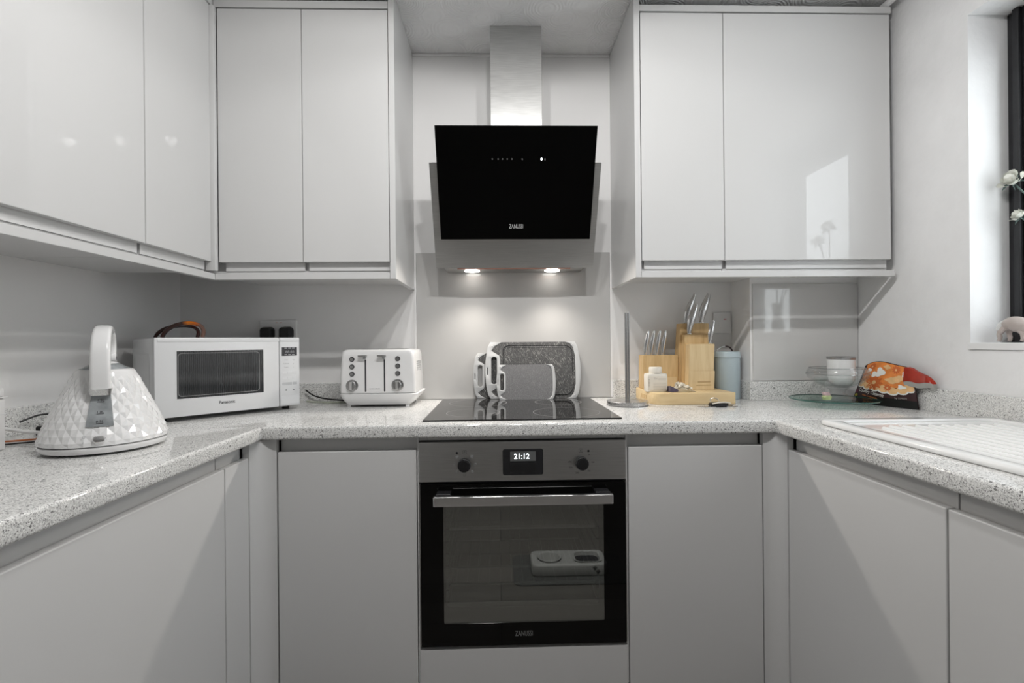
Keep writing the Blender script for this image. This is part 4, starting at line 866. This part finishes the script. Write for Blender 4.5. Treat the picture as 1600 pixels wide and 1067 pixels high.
# ------------------------------------------------------------------ glass plate, bowl, jar, bag on the right
gp = thing('glass_plate', 'clear round glass plate on small feet under the glass bowl', 'plate', (1.163, 1.652, CT))
obj('disc', lathe([(0, 0.0185), (0.120, 0.0185), (0.1335, 0.0215), (0.1335, 0.0250), (0.120, 0.0225), (0, 0.0225)], 64), 'plate_glass', gp, local=True, smooth=True)
obj('rim', lathe([(0.1336, 0.0212), (0.1352, 0.0230), (0.1336, 0.0252)], 64), 'green_glass_edge', gp, local=True, smooth=True)
for a in (215, 325, 90):
    x, y = 0.098 * math.cos(R(a)), 0.098 * math.sin(R(a)); obj('foot', lathe([(0, 0.0004), (0.006, 0.0010), (0.013, 0.008), (0.016, 0.0182), (0.0145, 0.0182), (0.011, 0.009), (0, 0.003)], 20, (x, y, 0)), 'bowl_glass', gp, local=True, smooth=True)
PZ = CT + 0.0228
bw = thing('glass_bowl', 'clear footed glass bowl standing on the glass plate', 'bowl', (1.1940, 1.672, PZ))
obj('cup', lathe([(0, 0.038), (0.040, 0.040), (0.070, 0.052), (0.0920, 0.074), (0.0965, 0.086), (0.0930, 0.098), (0.0860, 0.107), (0.0840, 0.1070), (0.0905, 0.096), (0.0935, 0.086), (0.0895, 0.077), (0.068, 0.056), (0.040, 0.0445), (0, 0.0425)], 56), 'bowl_glass', bw, local=True, smooth=True, angle=70)
obj('lip', lathe([(0.0842, 0.1068), (0.0862, 0.1085), (0.0872, 0.1068), (0.0862, 0.1052)], 56), 'bowl_rim_glass', bw, local=True, smooth=True)
obj('belly_ring', lathe([(0.0958, 0.0835), (0.0973, 0.0855), (0.0958, 0.0880)], 56), 'bowl_rim_glass', bw, local=True, smooth=True)
obj('stem', lathe([(0.034, 0.037), (0.024, 0.028), (0.023, 0.018), (0.034, 0.010), (0.054, 0.004), (0.056, 0.0004), (0, 0.0004)], 40), 'bowl_glass', bw, local=True, smooth=True, angle=70)
jr = thing('white_jar', 'white ceramic jar with a metal rim standing in the glass bowl', 'jar', (1.2180, 1.6860, PZ + 0.0465))
obj('body', lathe([(0, 0.0004), (0.030, 0.001), (0.0385, 0.012), (0.0425, 0.028), (0.0435, 0.090), (0, 0.090)], 44), 'white_gloss', jr, local=True, smooth=True)
obj('rim', lathe([(0.0438, 0.0900), (0.0443, 0.0915), (0.0443, 0.0990), (0.0430, 0.1000), (0, 0.1000)], 44), 'mid_steel', jr, local=True, smooth=True)
sw = thing('wrapped_sweet', 'small pink and green wrapped sweet on the glass plate beside the bowl foot', 'sweet', (1.1250, 1.628, PZ))
obj('sweet', loft([rr3(-0.011, 0.011, -0.008, 0.008, 0.004, 0.0005), rr3(-0.014, 0.014, -0.010, 0.010, 0.005, 0.010), rr3(-0.010, 0.010, -0.008, 0.008, 0.004, 0.016)]), 'sweet_green', sw, local=True, smooth=True)
obj('wrapper_twist', loft([rr3(-0.012, 0.010, -0.008, 0.008, 0.004, 0.0162), rr3(-0.015, 0.006, -0.007, 0.006, 0.003, 0.026)]), 'sweet_pink', sw, local=True)

# pet food bag leaning on the right wall: local X along the wall toward the camera, local -Y faces the room
bgx = thing('pet_food_bag', 'crumpled dark food bag with orange flower print leaning against the wall', 'bag', (1.329, 1.632, CT), R(-77))
def bag_pt(u, v, d):
    """u across 0..1, v up 0..1, d=+1 back, -1 front"""
    hgt = 0.150 * (1.0 - 0.20 * (u - 0.45) ** 2 * 4 * 0.6)
    wd_ = 0.232 - 0.070 * v
    x = (u - 0.5) * wd_ + 0.012 * v
    bulge = 0.024 * math.sin(math.pi * min(1, max(0, u))) ** 0.6 * (1 - v) ** 0.5 * (0.55 + 0.9 * v * (1 - v) * 2)
    y = -0.004 + d * max(0.0012, bulge) + 0.010 * v + 0.003 * math.sin(9 * u + 5 * v) * (1 - v)
    if d > 0: y = min(y, 0.018 + 0.008 * v)
    return Vector((x, y, 0.0006 + hgt * v + 0.004 * math.sin(7 * u) * v))
def bag_sheet(u0, u1, v0, v1, nu=10, nv=10, d=-1, lift=0.0):
    bm = bmesh.new(); g = []
    for i in range(nv + 1): g.append([bm.verts.new(bag_pt(u0 + (u1 - u0) * j / nu, v0 + (v1 - v0) * i / nv, d) + Vector((0, -lift, 0))) for j in range(nu + 1)])
    for a, b_ in zip(g, g[1:]):
        for j in range(nu): bm.faces.new((a[j], a[j + 1], b_[j + 1], b_[j]))
    return bm
bm = bag_sheet(0, 1, 0, 1, 16, 14, -1); merge(bm, bag_sheet(0, 1, 0, 1, 16, 14, 1)); bmesh.ops.remove_doubles(bm, verts=bm.verts, dist=0.0003)
bmesh.ops.holes_fill(bm, edges=[e for e in bm.edges if e.is_boundary]); bmesh.ops.recalc_face_normals(bm, faces=bm.faces)
front = obj('sack', bm, 'bag_dark', bgx, local=True, smooth=True, angle=70)
obj('base_fold', bag_sheet(0.30, 1.0, 0.0, 0.20, 10, 4, -1, 0.0012), 'bag_black', front, local=True, smooth=True)
obj('orange_print', bag_sheet(0.06, 0.97, 0.46, 0.985, 14, 10, -1, 0.0010), 'bag_orange', front, local=True, smooth=True)
# scalloped white and tan hem of the print
def blob(u, v, ru, rv, m_, name, n=14, lift=0.0016, lobes=0, dep=0.0):
    bm = bmesh.new(); c = bm.verts.new(bag_pt(u, v, -1) + Vector((0, -lift, 0))); ring = []
    for i in range(n):
        a = 2 * math.pi * i / n; k_ = 1 + dep * math.cos(lobes * a) if lobes else 1
        ring.append(bm.verts.new(bag_pt(min(0.99, max(0.01, u + ru * k_ * math.cos(a))), min(0.985, v + rv * k_ * math.sin(a)), -1) + Vector((0, -lift, 0))))
    for i in range(n): bm.faces.new((c, ring[i], ring[(i + 1) % n]))
    return obj(name, bm, m_, front, local=True, smooth=True)
for i, (u, v) in enumerate(((0.12, 0.47), (0.25, 0.42), (0.40, 0.40), (0.54, 0.38), (0.68, 0.36), (0.82, 0.40), (0.92, 0.47))):
    blob(u, v, 0.095, 0.085, 'bag_white', 'printed_scallop', lift=0.0014)
    blob(u, v + 0.025, 0.080, 0.080, 'bag_tan', 'printed_scallop', lift=0.0019)
for u, v, s in ((0.36, 0.52, 1.0), (0.70, 0.88, 0.55), (0.22, 0.88, 0.5), (0.60, 0.44, 0.45)):
    blob(u, v, 0.125 * s, 0.150 * s, 'bag_rust', 'printed_flower', 40, 0.0024, 10, 0.28); blob(u, v, 0.035 * s, 0.045 * s, 'bag_tan', 'printed_flower_eye', 12, 0.0029)
for u, v, ru, rv in ((0.42, 0.76, 0.085, 0.10), (0.33, 0.70, 0.07, 0.06), (0.82, 0.50, 0.06, 0.05), (0.18, 0.80, 0.05, 0.05), (0.86, 0.80, 0.05, 0.06)):
    blob(u, v, ru, rv, 'bag_white', 'printed_patch', 16, 0.0026, 3, 0.25)
for u, v, ru, rv in ((0.66, 0.62, 0.12, 0.07), (0.52, 0.90, 0.07, 0.05), (0.78, 0.70, 0.09, 0.06)): blob(u, v, ru, rv, 'bag_tan', 'printed_patch', 14, 0.0022, 4, 0.2)
def on_bag(s, size, wdt, u, v, m_, name, sh=0.0, rot=0.0):
    bm = text_bm(s, size, wdt, 0.0003, 0.0, sh); c = bag_pt(u, v, -1)
    du = (bag_pt(u + 0.05, v, -1) - bag_pt(u - 0.05, v, -1)).normalized(); dv = (bag_pt(u, v + 0.04, -1) - bag_pt(u, v - 0.04, -1)).normalized(); nn = du.cross(dv).normalized()
    if nn.y > 0: nn = -nn
    mx = Matrix((du, -nn, dv)).transposed().to_4x4(); mx.translation = c + nn * 0.0035
    bm.transform(Matrix.Rotation(rot, 4, 'Y')); bm.transform(mx); return obj(name, bm, m_, front, local=True)
on_bag('Country Casserole', 0.0170, 0.098, 0.36, 0.245, 'bag_white', 'printed_title', 0.25, R(7))
on_bag('chicken, duck and vegetables', 0.0065, 0.062, 0.34, 0.175, 'bag_orange', 'printed_line', 0.0, R(7))
on_bag('2kg  COMPLETE', 0.0070, 0.038, 0.80, 0.215, 'bag_grey', 'printed_line', 0.0, R(-4))
blob(0.045, 0.30, 0.03, 0.05, 'bag_plum', 'printed_stripe', 10, 0.002); blob(0.05, 0.20, 0.035, 0.035, 'bag_yellow', 'printed_stripe', 10, 0.002)
# folded red flap at the far end of the bag
sec = []
for i in range(8):
    s = i / 7; x = 0.072 + 0.092 * s; z = 0.134 - 0.044 * s ** 1.9 + 0.003 * math.sin(3 * math.pi * s); hh = 0.046 * (1 - 0.93 * s ** 1.7)
    sec.append([(x, -0.006 - 0.004 * s, z), (x, 0.004 - 0.004 * s, z + 0.002), (x, 0.006 - 0.004 * s, z - hh), (x, -0.012 - 0.002 * s, z - hh)])
fl = obj('folded_flap', loft(sec), 'bag_red', bgx, local=True, smooth=True, angle=60)
sec = [[(x + 0.002, y - 0.0004, z) for x, y, z in ((s_[0][0], s_[3][1], s_[3][2]), (s_[0][0], s_[2][1], s_[2][2]), (s_[0][0], s_[2][1], s_[2][2] - 0.016), (s_[0][0], s_[3][1] + 0.004, s_[3][2] - 0.016))] for s_ in sec]
obj('flap_lining', loft(sec), 'bag_grey', fl, local=True, smooth=True)

# ------------------------------------------------------------------ sockets and cables
sk1 = thing('wall_socket', 'white double wall socket with two black plugs behind the microwave', 'socket', (-0.889, YB, 1.195))
obj('face_plate', box(-0.9620, -0.8160, YB - 0.009, YB - 0.0003, 1.152, 1.2385, 0.002), 'white_plastic', sk1)
for x in (-0.895, -0.877): obj('switch_mark', box(x - 0.0035, x + 0.0035, YB - 0.0098, YB - 0.0088, 1.2260, 1.2285), 'red_neon', sk1)
for x in (-0.928, -0.853):
    bm = loft([[(x + a * 1.0, YB - 0.0095, 1.185 + b_) for a, b_ in rrect(-0.026, 0.026, -0.026, 0.026, 0.016, 5)], [(x + a * 0.92, YB - 0.032, 1.185 + b_ * 0.92) for a, b_ in rrect(-0.026, 0.026, -0.026, 0.026, 0.014, 5)], [(x + a * 0.7, YB - 0.040, 1.185 + b_ * 0.8) for a, b_ in rrect(-0.026, 0.026, -0.026, 0.026, 0.012, 5)]])
    obj('plug', bm, 'black_plastic', sk1, smooth=True)
sk2 = thing('wall_switch', 'white fused wall switch with red indicator behind the tall knife block', 'switch', (0.923, YB, 1.21))
obj('face_plate', box(0.8865, 0.9590, YB - 0.009, YB - 0.0003, 1.1690, 1.2555, 0.002), 'white_plastic', sk2)
obj('indicator', box(0.9290, 0.9400, YB - 0.0100, YB - 0.0088, 1.2255, 1.2290), 'red_neon', sk2)
obj('rocker', box(0.9050, 0.9170, YB - 0.0105, YB - 0.0088, 1.198, 1.222, 0.001), 'white_plastic', sk2)
def cable(label, pts, r, m_, n=6): return tag(obj('cable', sweep(spline(pts, n), r, 8), m_, smooth=True), label, 'cable')
cable('black power cable curving from the microwave to the toaster', [(-0.772, 1.942, 0.958), (-0.740, 1.940, 0.936), (-0.690, 1.934, 0.923), (-0.620, 1.928, 0.917), (-0.585, 1.930, 0.9165)], 0.0030, 'cable_black')
cable('pale flat cable lying beneath the black one beside the toaster', [(-0.765, 1.938, 0.9135), (-0.720, 1.910, 0.9135), (-0.660, 1.890, 0.9135), (-0.585, 1.900, 0.9135)], 0.0030, 'cable_pale')
cable('thick white kettle cord arching from the canister to the kettle', [(-1.175, 1.140, 0.962), (-1.140, 1.1600, 0.9470), (-1.100, 1.190, 0.934), (-1.060, 1.205, 0.9275), (-1.010, 1.200, 0.9245)], 0.0042, 'white_gloss')
cable('thin orange wire on the worktop behind the kettle', [(-1.235, 1.170, 0.9135), (-1.150, 1.215, 0.9135), (-1.085, 1.245, 0.9150), (-1.00, 1.262, 0.9135)], 0.0022, 'cable_orange')
cable('thin black wire lying beside the orange one behind the kettle', [(-1.215, 1.125, 0.9130), (-1.130, 1.180, 0.9130), (-1.070, 1.218, 0.9130), (-1.015, 1.255, 0.9130)], 0.0020, 'cable_black')
cable('black lead looped against the upstand behind the kettle', [(-1.250, 1.290, 0.945), (-1.235, 1.330, 0.958), (-1.220, 1.370, 0.952), (-1.200, 1.395, 0.938), (-1.150, 1.400, 0.925)], 0.0024, 'cable_black')
ad = thing('power_adapter', 'dark green and black power adapter behind the kettle', 'adapter', (-1.150, 1.330, CT), R(35))
obj('case', box(-0.040, 0.030, -0.018, 0.018, 0.0005, 0.030, 0.004), 'adapter_green', ad, local=True, smooth=True)
obj('end_block', box(-0.070, -0.041, -0.014, 0.014, 0.0005, 0.024, 0.003), 'black_plastic', ad, local=True, smooth=True)
obj('pale_cover', box(-0.030, 0.045, -0.017, 0.017, 0.0305, 0.040, 0.003), 'cable_pale', ad, local=True, smooth=True)
cn = thing('canister', 'white square lidded canister beside the kettle', 'canister', (-1.186, 1.045, CT))
obj('box', box(-1.258, -1.1145, 0.972, 1.119, CT + 0.0005, 1.0265, 0.004), 'white_plastic', cn, smooth=True)
obj('band', box(-1.2590, -1.1138, 0.9712, 1.1198, 0.990, 0.992), 'mw_side', cn)
obj('lid', box(-1.2610, -1.1115, 0.969, 1.122, 1.0268, 1.0300, 0.001), 'white_plastic', cn)
obj('lid_top', box(-1.2570, -1.1150, 0.973, 1.118, 1.0302, 1.0500, 0.004), 'white_plastic', cn, smooth=True)

# ------------------------------------------------------------------ window sill: roses and ornament
vz = WZ0 + 0.0005
vs_ = thing('flower_vase', 'vase of white artificial roses standing on the window sill', 'vase', (1.4450, 1.185, vz))
obj('vase', lathe([(0, 0.0), (0.032, 0.0), (0.036, 0.01), (0.030, 0.08), (0.022, 0.15), (0.027, 0.20), (0.024, 0.20), (0.019, 0.15), (0, 0.02)], 36), 'white_gloss', vs_, local=True, smooth=True)
def rose(c, tilt_, s=1.0):
    """loose rosette of cupped petals around c"""
    o = obj('rose', lathe([(0, -0.012 * s), (0.010 * s, -0.008 * s), (0.013 * s, 0.004 * s), (0.008 * s, 0.016 * s), (0, 0.018 * s)], 14), 'petal', vs_, local=True, smooth=True)
    rot = tilt_.to_matrix().to_4x4(); rot.translation = c
    o.data.transform(rot)
    for i in range(11):
        a = i * 2.4; rr = (0.010 + 0.0016 * i) * s; h0 = 0.014 * s - 0.0012 * i * s; bm = bmesh.new(); g = []
        for p_ in range(5):
            t_ = p_ / 4; row = []
            for q in range(6):
                w_ = (q / 5 - 0.5) * (1.5 - 0.1 * i / 11) * math.sin(math.pi * (0.18 + 0.72 * t_)); r_ = rr * (0.72 + 0.40 * t_ + (0.22 * t_ ** 3 if i > 6 else -0.12 * t_ ** 3))
                row.append(bm.verts.new((r_ * math.cos(a + w_), r_ * math.sin(a + w_), -0.010 * s + (h0 + 0.016 * s) * t_ - 0.004 * s * t_ ** 4 * (i > 5))))
            g.append(row)
        for x, y in zip(g, g[1:]):
            for q in range(5): bm.faces.new((x[q], x[q + 1], y[q + 1], y[q]))
        bmesh.ops.solidify(bm, geom=list(bm.faces), thickness=0.0006)
        bm.transform(rot); obj('petal', bm, 'petal', o, local=True, smooth=True, angle=60)
    for i in range(5):
        a = i * 1.2566; bm = sweep([(0.006 * s * math.cos(a), 0.006 * s * math.sin(a), -0.013 * s), (0.016 * s * math.cos(a), 0.016 * s * math.sin(a), -0.012 * s), (0.028 * s * math.cos(a), 0.028 * s * math.sin(a), -0.020 * s)], [0.004 * s, 0.005 * s, 0.0008], 6, 0.25); bm.transform(rot); obj('sepal', bm, 'leaf', o, local=True, smooth=True)
    return o
for c, d_, s in ((Vector((0.022, 0.156, 0.466)), Vector((-0.80, -0.25, 0.50)), 1.0), (Vector((0.034, 0.148, 0.362)), Vector((-0.5, 0.2, 0.5)), 0.75), (Vector((-0.02, 0.02, 0.50)), Vector((-0.3, -0.2, 1)), 1.2), (Vector((0.01, -0.09, 0.46)), Vector((-0.3, -0.6, 1)), 1.2)):
    rose(c, Vector((0, 0, 1)).rotation_difference(d_), s)
    e = c - d_.normalized() * 0.014
    obj('stem', sweep(spline([(0, 0, 0.12), (e.x * 0.35, e.y * 0.35, 0.12 + (e.z - 0.12) * 0.6), tuple(e)], 8), 0.0022, 8), 'leaf', vs_, local=True, smooth=True)
for a, z in ((0.6, 0.33), (2.2, 0.36), (4.4, 0.30)):
    obj('leaf', sweep([(0, 0, z), (0.03 * math.cos(a), 0.03 * math.sin(a), z + 0.02), (0.07 * math.cos(a), 0.07 * math.sin(a), z + 0.015)], [0.002, 0.016, 0.001], 8, 0.1), 'leaf', vs_, local=True, smooth=True)
orn = thing('sill_ornament', 'small taupe sculpted ornament with curled legs on the window sill', 'ornament', (1.452, 1.335, vz))
obj('body', sweep(spline([(0.020, -0.050, 0.030), (0.012, -0.030, 0.046), (0.002, -0.006, 0.052), (-0.004, 0.008, 0.044)], 6), [0.010 + 0.012 * math.sin(math.pi * i / 18) for i in range(19)], 12), 'taupe_ceramic', orn, local=True, smooth=True)
for x, y, s in ((-0.010, 0.012, 1), (0.012, 0.006, -1), (0.004, -0.036, 1), (0.028, -0.044, -1)):
    obj('leg', sweep(spline([(x * 0.4, y * 0.5, 0.044), (x, y + 0.004, 0.026), (x * 1.1, y + 0.002, 0.012), (x * 1.15, y + 0.005, 0.0045)], 5), [0.0075] * 5 + [0.006] * 5 + [0.005] * 6, 10), 'taupe_ceramic', orn, local=True, smooth=True)
obj('ear', sweep(spline([(0.002, 0.002, 0.060), (-0.008, 0.013, 0.048), (-0.010, 0.015, 0.032)], 5), [0.004] + [0.009] * 9 + [0.003], 10, 0.5), 'bowl_white', orn, local=True, smooth=True)

# ------------------------------------------------------------------ pet feeder on the floor in front of the oven (mirrored in the oven glass)
fm = tag(obj('feeding_mat', loft([rr3(0.06, 0.62, 0.20, 0.52, 0.04, 0.0006), rr3(0.06, 0.62, 0.20, 0.52, 0.04, 0.0045)]), 'mat_grey'), 'dark grey mat on the floor under the pet feeder', 'mat')
pf = thing('pet_feeder', 'white double pet feeder with paw prints on the dark floor mat', 'pet feeder', (0.335, 0.36, 0.005))
bm = plate([rrect(-0.185, 0.185, -0.085, 0.085, 0.035, 8), rrect(-0.150, -0.035, -0.055, 0.055, 0.054, 10), rrect(0.030, 0.160, -0.058, 0.058, 0.03, 8)], 0.055, 0.006)
bm.transform(Matrix(((1, 0, 0, 0), (0, 0, 1, 0), (0, 1, 0, 0.0003), (0, 0, 0, 1)))); bmesh.ops.recalc_face_normals(bm, faces=bm.faces)
obj('stand', bm, 'bowl_white', pf, local=True, smooth=True, angle=50)
obj('round_bowl', lathe([(0, 0.010), (0.038, 0.010), (0.052, 0.050), (0.058, 0.060), (0.060, 0.062), (0.058, 0.0645), (0.050, 0.060), (0.036, 0.014), (0, 0.014)], 36, (-0.0925, 0, 0)), 'bowl_white', pf, local=True, smooth=True)
obj('square_bowl', loft([rr3(0.040, 0.150, -0.048, 0.048, 0.03, 0.012, 8), rr3(0.031, 0.159, -0.057, 0.057, 0.03, 0.056, 8), rr3(0.025, 0.165, -0.063, 0.063, 0.032, 0.060, 8), rr3(0.034, 0.156, -0.054, 0.054, 0.03, 0.058, 8), rr3(0.042, 0.148, -0.046, 0.046, 0.028, 0.018, 8)]), 'bowl_white', pf, local=True, smooth=True)
obj('water', loft([rr3(0.036, 0.154, -0.052, 0.052, 0.028, 0.040, 8), rr3(0.036, 0.154, -0.052, 0.052, 0.028, 0.0405, 8)]), 'dark_print_and_shade', pf, local=True)
for px_, pz_, s in ((0.120, 0.034, 1), (0.135, 0.016, 1)):
    for dx_, dz_, r_ in ((0, 0, 0.006), (-0.008, 0.006, 0.003), (-0.003, 0.010, 0.003), (0.003, 0.010, 0.003), (0.008, 0.006, 0.003)):
        obj('paw_print', put(lathe([(0, 0), (r_, 0), (r_, 0.0006), (0, 0.0006)], 12), (px_ + dx_, 0.0853, pz_ + dz_), Matrix.Rotation(R(-90), 4, 'X')), 'dark_print_and_shade', pf, local=True)

# ------------------------------------------------------------------ lamps
fx = thing('ceiling_spot_bar', 'white ceiling bar with three spot lamps above the worktop aisle', 'ceiling light', (0.10, 0.66, ZC))
obj('bar', box(-0.25, 0.45, 0.640, 0.680, ZC - 0.028, ZC - 0.0005, 0.003), 'white_plastic', fx)
for ln_name, lx, tx in (('spot_left_offscreen', -0.16, -0.50), ('spot_middle_offscreen', 0.09, 0.09), ('spot_right_offscreen', 0.36, 0.75)):
    p = Vector((lx, 0.66, ZC - 0.085)); d_ = (Vector((tx, 0.90, 0.0)) - p).normalized()
    hd_ = obj('spot_head', put(lathe([(0, -0.050), (0.020, -0.048), (0.028, -0.030), (0.033, 0.012), (0.031, 0.012), (0.026, -0.028), (0, -0.034)], 28), p, Vector((0, 0, 1)).rotation_difference(d_).to_matrix().to_4x4()), 'white_plastic', fx, smooth=True)
    bm = bmesh.new(); add_cyl(bm, p - d_ * 0.045, (lx, 0.66, ZC - 0.027), 0.006, n=10); obj('arm', bm, 'white_plastic', hd_)
    ld = bpy.data.lights.new(ln_name, 'SPOT'); ld.energy = SPOT_W * 4; ld.spot_size = R(178); ld.spot_blend = 0.12; ld.shadow_soft_size = 0.028; ld.color = (1.0, 0.985, 0.97)
    lo = bpy.data.objects.new(ln_name, ld); C.objects.link(lo); lo.location = p + d_ * 0.016; lo.rotation_euler = d_.to_track_quat('-Z', 'Y').to_euler(); lo.parent = fx; lo.matrix_parent_inverse = Matrix.Translation(-Vector((0.10, 0.66, ZC)))
for lx in (-0.104, 0.214):
    ld = bpy.data.lights.new('hood_bulb', 'SPOT'); ld.energy = HOOD_W * 4; ld.spot_size = R(146); ld.spot_blend = 0.55; ld.shadow_soft_size = 0.025; ld.color = (1.0, 0.93, 0.85)
    lo = bpy.data.objects.new('hood_bulb', ld); C.objects.link(lo); lo.location = (lx, 1.900, 1.4180); lo.rotation_euler = (R(-38), 0, 0); lo.parent = hd; lo.matrix_parent_inverse = Matrix.Translation(-OFF[hd])
